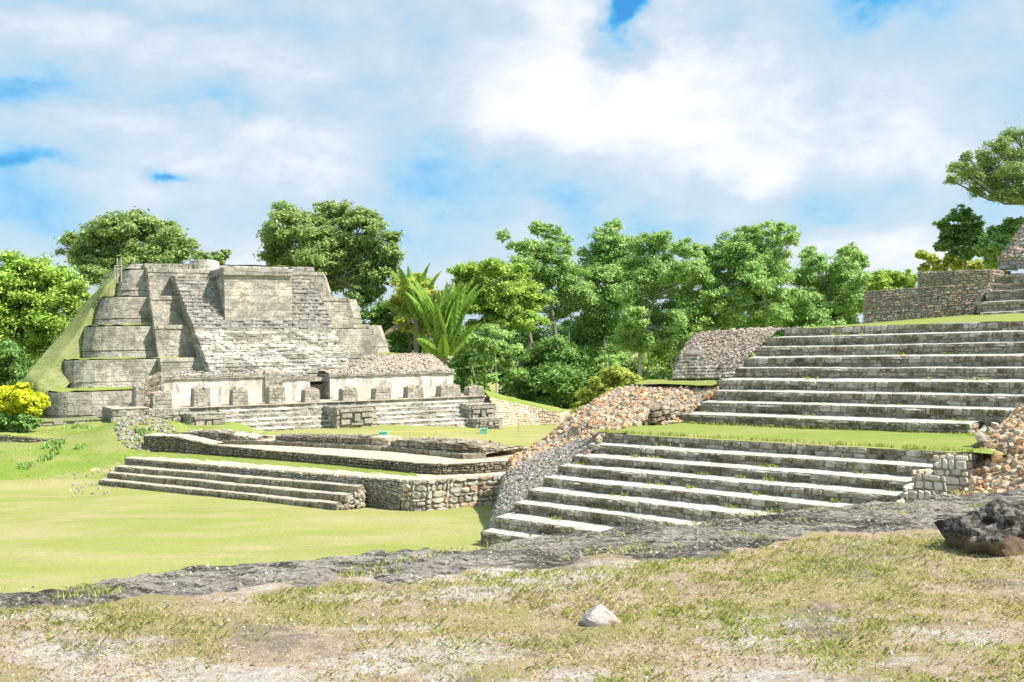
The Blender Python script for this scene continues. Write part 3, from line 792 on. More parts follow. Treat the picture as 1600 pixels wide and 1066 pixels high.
# ------------------------------------------------------------------ rubble flank at the left of the lower stairway
def Yk(px, py, y): return PY(px, py, y * KD)
rowsF = []
def L(i, s=.35): return lowL[i] + T * s
rowsF.append([Z(lowL[0] + T * .5 + U * .1, -.1), Yk(765, 821, 28.2), Yk(771, 811, 30.1), Yk(790, 812, 33)])
rowsF.append([L(1) + (0, 0, -.25), Yk(772, 797, 29.0), Yk(777, 787, 30.6), Yk(800, 800, 33.6)])
rowsF.append([L(3) + (0, 0, -.25), Yk(782, 768, 30.0), Yk(783, 757, 31.0), Yk(810, 775, 34)])
rowsF.append([L(5) + (0, 0, -.2), Yk(805, 738, 30.8), Yk(791, 735, 31.4), Yk(815, 755, 35)])
rowsF.append([L(7) + (0, 0, -.15), Yk(835, 712, 31.8), Yk(798, 716, 31.9), Yk(830, 735, 36)])
rowsF.append([L(8) + (0, 0, -.05), Yk(885, 690, 33.2), Yk(845, 689, 33.6), Yk(860, 715, 38)])
rowsF.append([Yk(985, 662, 31.0), Yk(930, 660, 32.6), Yk(888, 653, 34.2), Yk(890, 690, 38)])
rowsF.append([Z(upL[0] + T * .3, zs[8] + .05), Yk(975, 643, 33.6), Yk(912, 635, 35.2), Yk(920, 665, 39)])
rowsF.append([upL[0] + T * .3 + U * .5 + (0, 0, .1), Yk(1010, 622, 34.4), Yk(955, 610, 36.2), Yk(960, 640, 40)])
rowsF.append([upL[1] + T * .3 + U * .4 + (0, 0, .15), Yk(1060, 607, 35.4), Yk(1005, 600, 37.2), Yk(1010, 625, 41)])
rowsF.append([upL[2] + T * .3 + U * .6 + (0, 0, .15), Yk(1090, 599, 36.2), Yk(1050, 598, 37.8), Yk(1050, 615, 42)])
Gf = patch(rowsF, 46, 56)
root = empty('rubble_flank', tuple(lowL[3]), 'sloping flank of orange and grey rubble at the left end of the lower stairway', 'rubble slope')
m = MB(); patch_mesh(m, Gf, .05)
m.build('mortar_bed', M_MORTG, root)
m = MB(); patch_stones(m, Gf, 34, .06, .21, lift=-.18, reg=lambda u, v: v > .38 + .10 * math.sin(u * 9)); m.build('loose_rubble', M_RUB, root)
m = MB(); patch_stones(m, Gf, 55, .05, .14, lift=-.3, reg=lambda u, v: v <= .42 + .10 * math.sin(u * 9)); m.build('rough_masonry', M_RUBG, root)
# the broken bit of wall left standing on the terrace end
root = empty('broken_wall', tuple(Yk(1040, 655, 34.5)), 'short broken piece of grey wall at the left end of the grass terrace', 'wall')
m = MB()
for (x0, y0, x1, y1, ya, yb, h) in [(1018, 662, 1046, 652, 31.2, 31.7, .6), (1043, 652, 1062, 645, 31.7, 32.0, .4)]:
    a, b = Yk(x0, y0, ya), Yk(x1, y1, yb)
    blocks(m, [a, b, b + (0, 0, h * .8), a + (0, 0, h)], .36, .2, .12, .4, .02, 0, 1, .03)
    blocks(m, [a + (.0, 0, h), b + (0, 0, h * .8), b + (.1, .6, h * .8 + .05), a + (.1, .6, h + .05)], .36, .25, .1, .4, .02, 0, 1, .03)
    blocks(m, [a + (-.1, .6, -.1), a, a + (0, 0, h), a + (.1, .6, h)], .3, .2, .08, .4, .02, 0, 1)
m.build('masonry', [M_RISER, M_MORT], root)
# grass shelf at the foot of the rounded wall
fan('grass_shelf', [Yk(990, 600, 36.6), Yk(1070, 601, 35.0), upL[2] + U * .3 + (0, 0, .2), upL[3] + U * 1.2 + (0, 0, -.1), Yk(1100, 588, 39), Yk(1010, 594, 39)], M_LUSH)

# rounded corner wall at the left end of the upper stairway
Bt = [Yk(1051, 597, 38.5), Yk(1052, 593, 37.6), Yk(1085, 592, 36.6), Yk(1120, 592, 35.6), Yk(1152, 590, 34.4)]
Tp = [Yk(1083, 524, 40.5), Yk(1090, 521, 39.8), Yk(1125, 518, 38.8), Yk(1165, 516.5, 37.6), Yk(1216, 516, 36.3)]
Md = [Yk(1056, 562, 39.3), Yk(1060, 557, 38.5), Yk(1095, 556, 37.5), Yk(1135, 556, 36.5), Yk(1168, 556, 35.3)]
Bk = [Z(p, 6.9) + U * 4 - T * 0 for p in Tp]
Gc = patch([Bt, Md, Tp], 26, 12)
root = empty('corner_wall', tuple(Bt[2]), 'rounded rubble corner wall with dark dressed blocks at the left end of the upper stairway', 'wall')
m = MB(); patch_mesh(m, Gc, .04); 
GT = patch([Tp, [p + U * 3 + (0, 0, .1) for p in Tp]], 26, 6); patch_mesh(m, GT, .05)
lf = [Bt[0], Bt[0] + U * 4]; lt = [Tp[0], Tp[0] + U * 4]; patch_mesh(m, patch([lf, lt], 8, 6), .03)
m.build('mortar_bed', M_MORTG, root)
m = MB(); patch_stones(m, Gc, 55, .05, .12, lift=.05, reg=lambda u, v: not (v < .55 and .05 < u < .5)); patch_stones(m, GT, 7, .06, .15, lift=.1); m.build('rubble_facing', M_BACKW, root)
m = MB()
for i in range(0, 12):
    for j in range(0, 6): pass
of = np.array([-.03, -.10, .02])
for (j0, j1, i0, i1) in [(0, 3, 0, 25), (3, 6, 0, 12), (6, 7, 1, 8)]:
    for i in range(i0, i1, 2):
        e = min(i + 2, i1)
        blocks(m, [Gc[j0, i] + of, Gc[j0, e] + of, Gc[j1, e] + of, Gc[j1, i] + of], .40, .27, .05, .2, .02, 0, 1)
m.build('dressed_blocks', [M_RISER, M_MORTL], root)

# upper grass, retaining walls and the small stair behind
ztop = zu[8]
wb = [Yk(1350, 508, 40.0), Yk(1440, 501, 39.0), Yk(1515, 493, 38.2)]
fan('upper_terrace', [upL[8] + U * .04 + (0, 0, -.02), (upL[8] + upR[8]) / 2 + U * .04 + (0, 0, -.02), upR[8] + U * .04 + (0, 0, -.02),
                      Yk(1800, 478, 35.5), Yk(1515, 491, 38.6), Yk(1290, 511, 41.5)], M_LUSH)
def wall(name, label, pb, pt, mat, mort, cw, ch, cap=None, capdepth=2.0, dep=.06, jit=.35, group=None, back=(.5, .86)):
    """retaining wall along bottom points pb and top points pt, with a top surface running back"""
    root = empty(name, tuple(pb[0]), label, 'wall', group)
    m = MB(); bk = np.array([back[0], back[1], 0])
    for i in range(len(pb) - 1):
        blocks(m, [pb[i], pb[i + 1], pt[i + 1], pt[i]], cw, ch, dep, jit, .015, 0, 1, .015)
    blocks(m, [pb[0] + bk * capdepth, pb[0], pt[0], Z(pt[0] + bk * capdepth, pt[0][2])], cw, ch, dep, jit, .015, 0, 1)
    blocks(m, [pb[-1], pb[-1] + bk * capdepth, Z(pt[-1] + bk * capdepth, pt[-1][2]), pt[-1]], cw, ch, dep, jit, .015, 0, 1)
    m.build('masonry', [mat, mort], root)
    m = MB(); n = 30 * (len(pt) - 1)
    A = catrow(pt, n)
    strip(m, [p + (0, 0, .04) for p in A], [p + bk * capdepth + (0, 0, .06) for p in A], n, 5, 0, .03, .06)
    m.build('coping', cap or M_LEDGE, root)
    return root
wall('retaining_wall', 'long brown-grey rubble retaining wall on the upper terrace left of the small stair', [p + (0, 0, -.1) for p in wb], [Yk(1351, 455, 40.3), Yk(1440, 449, 39.3), Yk(1545, 442, 38.3)], M_BACKW, M_MORTG, .19, .11, jit=.45, dep=.07, capdepth=6.5, back=(.72, .69), cap=M_LUSH)
wall('retaining_wall', 'low orange-brown rubble wall standing on top of the long retaining wall', [Yk(1434, 456, 41.6), Yk(1490, 451, 40.9), Yk(1549, 445, 40.2)], [Yk(1434, 425, 41.7), Yk(1490, 423, 41.0), Yk(1549, 421, 40.3)], M_BACKW, M_MORTG, .19, .11, jit=.45, dep=.07, capdepth=2.5, back=(.72, .69))
SL = [Yk(1532, 487.5, 37.2), Yk(1527, 471.5, 37.7), Yk(1540, 454.5, 38.2), Yk(1552, 443.5, 38.7)]
SR = [Z(PV(1760, 480, p, T), p[2]) for p in SL]
flight('stone_stairway', SL, SR, SL[0][2] - .7, 'short flight of white-topped steps at the far right behind the upper terrace', (SL[3] + U * 2.5, SR[3] + U * 2.5), top_tread=True, tread_mat=M_TREAD, slope=.10, seed0=40)
st2 = [Yk(1551, 430, 40.4)]; st2r = [Z(PV(1760, 480, st2[0], T), st2[0][2])]
flight('stone_stairway', st2, st2r, SL[3][2] - .1, 'single broad white-topped step above the short flight at the far right', (st2[0] + U * 2.6, st2r[0] + U * 2.6), top_tread=True, slope=.35, seed0=60)
wall('upper_wall', 'low reddish wall at the far right edge under the ruined peak', [Yk(1561, 421, 41.4), Yk(1720, 418, 38.0)], [Yk(1562, 405.5, 41.5), Yk(1720, 396, 38.1)], M_RUBG, M_MORTG, .3, .2, capdepth=2.5, back=(.72, .69))
root = empty('ruined_peak', tuple(Yk(1600, 400, 43.0)), 'steep brown rubble side of a ruined temple top at the right edge', 'ruin')
m = MB()
Gp = patch([[Yk(1560, 406, 46.0), Yk(1573, 402, 43.0), Yk(1640, 400, 41.0), Yk(1760, 398, 39.0)], [Yk(1582, 380, 46.0), Yk(1586, 378, 44.0), Yk(1650, 376, 42.0), Yk(1760, 374, 40.0)], [Yk(1605, 345, 47.0), Yk(1612, 342, 45.0), Yk(1670, 335, 43.0), Yk(1760, 330, 41.0)], [Yk(1640, 300, 48.0), Yk(1650, 296, 46.0), Yk(1690, 290, 45.0), Yk(1760, 285, 43.0)]], 20, 16)
patch_mesh(m, Gp, .1); m.build('mortar_bed', M_MORTG, root)
m = MB(); patch_stones(m, Gp, 12, .08, .22, lift=.1); m.build('rubble_facing', M_BACKW, root)

# rubble slope at the right edge
rr = [[Yk(1405, 830, 19.6), Yk(1470, 815, 19.0), Yk(1620, 815, 17), Yk(1850, 830, 14.5)],
      [Yk(1478, 782, 21.6), Yk(1540, 768, 20.6), Yk(1640, 762, 18.6), Yk(1850, 760, 15.6)],
      [Yk(1490, 740, 22.4), Yk(1555, 725, 21.6), Yk(1650, 715, 19.8), Yk(1850, 700, 17)],
      [Yk(1516, 708, 22.6), Yk(1568, 684, 23), Yk(1650, 670, 21.6), Yk(1850, 640, 19)],
      [Yk(1530, 698, 23.4), Yk(1585, 660, 24.4), Yk(1650, 635, 23.8), Yk(1850, 590, 21.5)],
      [Yk(1570, 662, 25.2), Yk(1596, 636, 25.6), Yk(1655, 610, 26.4), Yk(1850, 560, 24)],
      [Yk(1590, 645, 26.6), Yk(1612, 624, 26.8), Yk(1680, 600, 28.5), Yk(1850, 550, 27)]]
rr.insert(0, [Z(p_, -.3) - U * 1.4 for p_ in rr[0]])
Gr = patch(rr, 30, 44)
root = empty('rubble_slope', tuple(rr[2][0]), 'steep heap of orange, white and grey rubble at the right edge beside the stairways', 'rubble slope')
m = MB(); patch_mesh(m, Gr, .06); m.build('mortar_bed', M_MORTL, root)
m = MB(); patch_stones(m, Gr, 34, .07, .22, lift=-.1); m.build('loose_rubble', M_RUB, root)
m = MB(); e0, e1 = Z(lowR[8] + T * .7, zt), Z(upR[0] + T * 2.7, zt + .1) + U * 1.4
for _ in range(520):
    t = random.random(); q = e0 * (1 - t) + e1 * t + unit(T * 1.0 - U * .5) * random.uniform(-.15, .9)
    dd = float(np.dot(q - e0 * (1 - t) - e1 * t, unit(T * 1.0 - U * .5)))
    stone(m, q + (0, 0, -.05 - max(0, dd) * .9 + random.uniform(-.35, .05)), random.uniform(.08, .22), .7)
tag(m.build('rubble_edge', M_RUB), kind='stuff')
p = Yk(1533, 688, 22.9)
m = MB(); stone(m, p + (0, 0, .05), .26, .6); stone(m, p + (-.1, -.2, -.18), .3, .3); o = m.build('loose_boulder', M_RISER); tag(o, 'dark rounded stone at the right end of the grass terrace', 'boulder')
# ------------------------------------------------------------------ sunken platform at the left (ruined low building)
TL = unit((.78, -.62, 0)); UL = unit((.62, .78, 0))
A0 = PZ(156, 757, .02); B0 = PZ(525, 797, 0)
TL = unit(Z(B0 - A0, 0)); UL = np.array([-TL[1], TL[0], 0])
pl = [PV(x, y, A0, UL * .9 - TL * .1) for x, y in [(155, 749), (167, 736), (180, 723.6), (194.5, 711)]]
pr = [PV(x, y, B0, UL) for x, y in [(525, 789), (542.5, 770), (559, 754), (570, 741)]]
zl = [(a[2] + b[2]) / 2 for a, b in zip(pl, pr)]
zl = [.30, .61, .92, 1.26]
print('left plat z', [round(a[2], 2) for a in pl], [round(a[2], 2) for a in pr])
pl = [PV(x, y, A0, UL) for x, y in [(155, 749), (167, 736), (180, 723.6), (194.5, 711)]]
pl = [Z(a, z) for a, z in zip(pl, zl)]
pr = [Z(PV(x, 770, p, TL), p[2]) for p, x in zip(pl, (525, 542.5, 559, 566))]
flight('stone_stairway', pl[:3], pr[:3], -.1, 'long low flight of dusty grey steps at the left of the plaza', (pl[3], pr[3]), tread_mat=M_DUST, riser=M_DARK, mort=M_MORT, cw=.5, ch=.28, slope=.03, nose=.03, top_tread=True, seed0=80)
# terrace wall, lower stage: rubble above the steps, pale field stones at the rounded corner
Z1, Z2 = 1.26, 1.78
base1 = [pl[3] + UL * .02, Z((pl[3] + pr[3]) / 2, 0) + UL * .05, Z(pr[3], 0) + UL * .1]
b1 = [PZ(626, 797, 0), PZ(642, 798, 0), PZ(665, 798, 0), PZ(700, 795, 0), PZ(745, 791, 0), PZ(800, 787, 0), PZ(860, 780, 0)]
root = empty('terrace_wall', tuple(b1[2]), 'curved terrace wall of pale rounded field stones at the right end of the low steps', 'wall')
m = MB()
bt = [Z(p + UL * .14, Z1) for p in b1]
for i in range(len(b1) - 1):
    blocks(m, [b1[i] + (0, 0, -.08), b1[i + 1] + (0, 0, -.08), bt[i + 1], bt[i]], .36, .24, .11, .42, .02, 0, 1, .02, cut=.30)
m.build('masonry', [M_FIELD, M_MORTL], root)
m = MB()
for i in range(3):
    pass
pa, pb_ = Z(pl[2], zl[2]) + UL * .55, Z(pr[3], zl[2]) + UL * .1
blocks(m, [Z(pl[3], zl[2] - .05), Z((pl[3] * .55 + pr[3] * .45), zl[2] - .05), Z((pl[3] * .55 + pr[3] * .45), Z1), Z(pl[3], Z1)], .5, .17, .05, .3, .015, 0, 1, .01)
o1 = m.build('grey_masonry', [M_DARK, M_MORT], root)
m = MB()
q = Z(pl[3] * .55 + pr[3] * .45, 0)
for (a, b, lo_a, lo_b) in [(q, Z(pr[3], 0), zl[2] - .05, zl[2] - .05), (Z(pr[3], 0), bt[0], zl[2] - .05, -.1)]:
    a = Z(a, 0); b = Z(b, 0)
    blocks(m, [Z(a, lo_a), Z(b, lo_b), Z(b, Z1), Z(a, Z1)], .22, .1, .08, .4, .012, 0, 1, .03)
m.build('rubble_masonry', [M_FIELD, M_MORT], root)
# ledge on top of the lower stage
w2 = [PZ(205, 712, Z1), PZ(225, 707, Z1), PZ(275, 709, Z1), PZ(330, 713, Z1), PZ(420, 720, Z1), PZ(518, 728, Z1), PZ(600, 736, Z1), PZ(650, 741, Z1), PZ(690, 743, Z1), PZ(740, 741, Z1), PZ(800, 737, Z1), PZ(870, 730, Z1)]
front = [pl[3] + UL * .02, pl[3] * .75 + pr[3] * .25, pl[3] * .5 + pr[3] * .5, pl[3] * .25 + pr[3] * .75, pr[3]] + [bt[0], bt[1], bt[2], bt[3], bt[4], bt[5], bt[6]]
front = [Z(p, Z1) for p in front]
m = MB(); strip(m, [p - UL * .04 for p in front], [Z(p, Z1 + .03) + UL * .3 for p in w2], 260, 6, 0, .02, .05)
lg = m.build('ledge', M_EARTH, root)
m = MB(); fr2 = catrow(front, 90)[:56]; bk2 = catrow(w2, 90)[:56]
A = [f * .62 + b * .38 + (0, 0, .03) for f, b in zip(fr2, bk2)]
strip(m, A, [b + (0, 0, .07) + UL * .25 for b in bk2], 160, 4, 0, .03, .12)
m.build('ledge_turf', M_LUSH, lg)
# upper stage
root = empty('terrace_wall', tuple(w2[4]), 'long low upper wall of small mossy stones above the grassy ledge', 'wall')
m = MB()
tops = [.75, .95, .95, .62, .52, .5, .5, .5, .5, .5, .5, .5]
for i in range(1, len(w2) - 1):
    for (h0, h1, off) in [(0, 1, 0)]:
        a, b = w2[i], w2[i + 1]
        blocks(m, [a + (0, 0, -.05), b + (0, 0, -.05), b + (0, 0, tops[i + 1]) + UL * .08, a + (0, 0, tops[i]) + UL * .08], .2, .1, .09, .42, .012, 0, 1, .03)
blocks(m, [w2[1] + UL * 3, w2[1], w2[1] + (0, 0, .95), w2[1] + UL * 3 + (0, 0, .95)], .2, .1, .07, .4, .01, 0, 1)
m.build('masonry', [M_DARK, M_MORT], root)
m = MB()
tpts = [w2[i] + (0, 0, tops[i] + .02) + UL * .02 for i in range(1, 12)]
strip(m, tpts[:3], [p + UL * .9 + (0, 0, .02) for p in tpts[:3]], 60, 5, 0, .05, .08)
strip(m, tpts[2:], [Z(p, Z2 + .02) + UL * .9 for p in tpts[2:]], 220, 5, 0, .02, .06)
m.build('coping', M_DUST, root)
# floor
w3 = [PZ(296, 693, Z2), PZ(324, 694, Z2), PZ(420, 696, Z2), PZ(518, 700.5, Z2), PZ(610, 706, Z2), PZ(690, 714, Z2), PZ(722, 718, Z2), PZ(760, 717, Z2), PZ(790, 713.5, Z2)]
fl = catrow([p + UL * .6 for p in tpts[1:]], 60)
m = MB(); strip(m, [Z(p, Z2 + .012) for p in fl], [Z(p, Z2 + .012) + UL * 5.5 for p in catrow(w3, 60)], 200, 10, 0, .015, .0)
tag(m.build('earth_floor', M_EARTH), kind='structure')
# plinth step then the low standing walls
root = empty('low_wall', tuple(w3[3]), 'long dark plinth step along the back of the bare earth floor', 'wall')
m = MB()
for i in range(len(w3) - 2):
    a, b = w3[i], w3[i + 1]
    blocks(m, [a + (0, 0, -.03), b + (0, 0, -.03), b + (0, 0, .24), a + (0, 0, .24)], .5, .22, .04, .3, .012, 0, 1, .01)
m.build('masonry', [M_DARK, M_MORT], root)
m = MB(); strip(m, [p + (0, 0, .25) for p in w3[:-1]], [p + (0, 0, .25) + UL * 3.4 for p in w3[:-1]], 200, 4, 0, .02, .05)
m.build('coping', M_DUST, root)
def low_wall(label, pxs, h, dep, mat=M_DARK, yoff=0, group=None, rr_=True):
    z0 = Z2 + .25
    wx = [296, 324, 420, 518, 610, 690, 722, 760, 790]; P = []; hh_ = []
    for x, yt in pxs:
        q = np.array([np.interp(x, wx, [w_[c] for w_ in w3]) for c in range(3)]) + UL * .3; q = q + TL * (.05 * min(0, x - 296)); q = Z(q, z0)
        P.append(q); hh_.append(max(.1, PY(x, yt, q[1])[2] - z0))
    root = empty('low_wall', tuple(P[0]), label, 'wall', group)
    m = MB(); 
    for i in range(len(P) - 1):
        blocks(m, [P[i] + (0, 0, -.05), P[i + 1] + (0, 0, -.05), P[i + 1] + (0, 0, hh_[i + 1]), P[i] + (0, 0, hh_[i])], .3, .11, .07, .4, .01, 0, 1, .02)
    bk = UL * dep
    blocks(m, [P[0] + bk, P[0], P[0] + (0, 0, hh_[0]), P[0] + bk + (0, 0, hh_[0])], .25, .11, .06, .4, .01, 0, 1)
    blocks(m, [P[-1], P[-1] + bk, P[-1] + bk + (0, 0, hh_[-1]), P[-1] + (0, 0, hh_[-1])], .25, .11, .06, .4, .01, 0, 1)
    tp = [p + (0, 0, h_) for p, h_ in zip(P, hh_)]
    Gt = patch([tp, [p + bk * .5 + (0, 0, .08) for p in tp], [p + bk for p in tp], [p + bk * 1.05 - (0, 0, .7) for p in tp]], 40, 9)
    patch_mesh(m, Gt, .07, mi=0)
    patch_stones(m, Gt, 5, .07, .15, lift=-.2)
    m.build('masonry', [mat, M_MORT], root)
low_wall('low dark ruined wall with uneven top, leftmost on the plinth behind the earth floor', [(276, 676), (330, 674), (392, 685)], 0, 1.3, M_RISER)
low_wall('low dark ruined wall standing mid-way on the plinth behind the earth floor', [(424, 681), (470, 682), (520, 684), (572, 683)], 0, 1.3, M_DARK)
low_wall('curving low grey rubble wall at the right end of the plinth behind the earth floor', [(604, 690), (640, 689), (680, 691), (715, 694), (745, 699), (772, 707)], 0, 1.9, M_RISER)
root = empty('block_wall', tuple(PZ(573, 699, Z2 + .25)), 'short pale end block beside the dark ruined wall in front of the temple steps', 'wall')
m = MB(); a, b = PZ(573, 694.5, Z2 + .25), PZ(606, 696, Z2 + .25)
blocks(m, [a, b, b + (0, 0, .33), a + (0, 0, .4)], .3, .14, .04, .3, .01, 0, 1)
blocks(m, [a + (0, 0, .4), b + (0, 0, .33), b + UL + (0, 0, .33), a + UL + (0, 0, .4)], .3, .3, .03, .3, .01, 0, 1)
blocks(m, [b, b + UL, b + UL + (0, 0, .33), b + (0, 0, .33)], .3, .14, .04, .3, .01, 0, 1)
m.build('masonry', [M_TANW, M_MORTL], root)
# dark block beside the right end of the low steps
root = empty('stair_block', tuple(PZ(590, 796, 0)), 'dark mossy sloping block of masonry at the right end of the low steps', 'wall')
a, b = PZ(557, 790, 0), PZ(624, 797.5, 0)
c_, d_ = PV(624, 778, b, (1, 0)), PV(557, 757, a + UL * .25, (1, 0))
m = MB(); blocks(m, [a + (0, 0, -.1), b + (0, 0, -.1), b * .0 + Z(b + UL * .1, .42), Z(a + UL * .1, 1.0)], .26, .13, .05, .35, .01, 0, 1, .02)
blocks(m, [Z(a + UL * .1, 1.0), Z(b + UL * .1, .42), Z(b + UL * 1.2, .5), Z(a + UL * 1.3, 1.1)], .3, .2, .06, .35, .01, 0, 1, .02)
blocks(m, [a + UL * 1.3, a, Z(a + UL * .1, 1.0), Z(a + UL * 1.3, 1.1)], .26, .13, .05, .35, .01, 0, 1)
m.build('masonry', [M_DARK, M_MORT], root)
# pale broken end of the steps, bank stones and small tufts
m = MB()
for k_ in range(160):
    t = random.random(); p = Z(pr[0] * (1 - t) + pr[2] * t, 0) + TL * random.uniform(-.1, .35) + UL * .2
    stone(m, Z(p, zl[0] * .2 + t * .75 * random.random()), random.uniform(.05, .14), .6)
tag(m.build('fallen_stones', M_FIELD), 'small heap of fallen stones against the right end of the low steps', 'stone heap')
m = MB()
for k_ in range(420):
    px, py = random.uniform(180, 275), random.uniform(661, 682)
    if (px - 228) ** 2 / 48 ** 2 + (py - 671) ** 2 / 11 ** 2 > 1: continue
    p = PY(px, py, 46.0 * KD - (py - 660) * .22); gz = ground_h(p[0], p[1])
    stone(m, (p[0], p[1], gz + .03), random.uniform(.06, .17), .6)
tag(m.build('loose_stones', M_RUBG), kind='stuff')
m = MB()
for k_ in range(45):
    px, py = random.gauss(140, 22), random.gauss(752, 7)
    p = PZ(px, py, .25); stone(m, (p[0], p[1], ground_h(p[0], p[1]) + .02), random.uniform(.03, .12), .6)
tag(m.build('bank_stones', M_RUBG), kind='stuff')
def ground_pt(px, py, y0=40, y1=90):
    r = ray(px, py); lo = None
    for y in np.arange(y0, y1, .25):
        p = CAM + r * (y / r[1])
        if p[2] < ground_h(p[0], p[1]): return p
    return p
V = []
bp = []
for (px, py, n, r) in [(88, 697, 26, .26), (75, 702, 8, .12), (88, 704, 10, .15), (72, 719, 14, .2), (41, 733, 8, .15), (126, 703, 7, .1), (85, 712, 6, .1), (220, 680, 16, .3), (125, 670, 14, .4)]:
    p = ground_pt(px, py)
    for _ in range(n):
        x, y = p[0] + random.gauss(0, r), p[1] + random.gauss(0, r * .6); bp.append((x, y, ground_h(x, y)))
tag(grass_tufts('bank_tufts', bp, .12, .34, M_LM, per=8, wid=.035, lean=.7, spread=.1), kind='stuff')
bp = []
for _ in range(2500):
    x, y = random.uniform(-40, -17), random.uniform(57, 72); bp.append((x, y, ground_h(x, y)))
tag(grass_tufts('bank_grass_blades', bp, .03, .10, M_GRASS, per=5, wid=.014, lean=.9, spread=.15), kind='stuff')
wl = [ground_pt(-60, 694), ground_pt(0, 692), ground_pt(40, 694), ground_pt(76, 690)]
wall('kerb_wall', 'very low dark stone kerb in the grass at the left edge', [p + (0, 0, -.1) for p in wl], [Z(p, ground_h(p[0], p[1]) + h) for p, h in zip(wl, (.5, .42, .35, .1))], M_DARK, M_MORT, .3, .15, cap=M_LUSH, capdepth=1.0, back=(0, 1))

# ------------------------------------------------------------------ the temple pyramid
TH = math.radians(30)
TP = np.array([math.cos(TH), math.sin(TH), 0]); NI = np.array([-TP[1], TP[0], 0])
O = PZ(517, 627.5, 3.0)
def W(a, b, z): return Z(O + TP * a + NI * b, z)
def LA(px, py, b):
    p = PV(px, py, O + NI * b, TP); return float(np.dot(Z(p - O, 0), TP)), float(p[2])
TIERS = [  # px of left-top, left-bottom, front depth b, right-top, right-bottom
    ((82, 604), (84, 652), 4.5, (668, 604), (670, 650)),
    ((110, 558), (107, 602), 8.2, (648, 558), (664, 600)),
    ((144, 509), (134, 554), 10.0, (609, 509), (625, 552)),
    ((169, 464), (153, 508), 11.6, (566, 467), (578, 508)),
    ((201, 424), (187, 461), 13.2, (514, 425), (528, 465)),
    ((205, 413), (200, 424), 14.6, (491, 417), (496, 426)),
]
pyr = empty('pyramid', tuple(W(-10, 5, 2)), 'great stepped stone temple pyramid with central stairway and pale altar block near its top', 'pyramid')
tz = []
for (lt, lb, b, rt, rb) in TIERS:
    z1 = (LA(*lt, b + .4)[1] + LA(*rt, b + .4)[1]) / 2
    z0 = (LA(*lb, b)[1] + LA(*rb, b)[1]) / 2
    tz.append([z0, z1, LA(*lt, b + .4)[0] , LA(*lb, b)[0], LA(*rt, b + .4)[0], LA(*rb, b)[0]])
print('tiers', [[round(x, 2) for x in t] for t in tz])
for i in range(1, 6): tz[i][0] = tz[i - 1][1] - .02
def ring(aL, aR, b, r, z, deep=12):
    P = [(aL, b + deep)]
    for k_ in range(6):
        t = k_ / 5 * math.pi / 2; P.append((aL + r - r * math.cos(t), b + r - r * math.sin(t)))
    for k_ in range(6):
        t = k_ / 5 * math.pi / 2; P.append((aR - r + r * math.sin(t), b + r - r * math.cos(t)))
    P.append((aR, b + deep))
    return [W(a, bb, z) for a, bb in P]
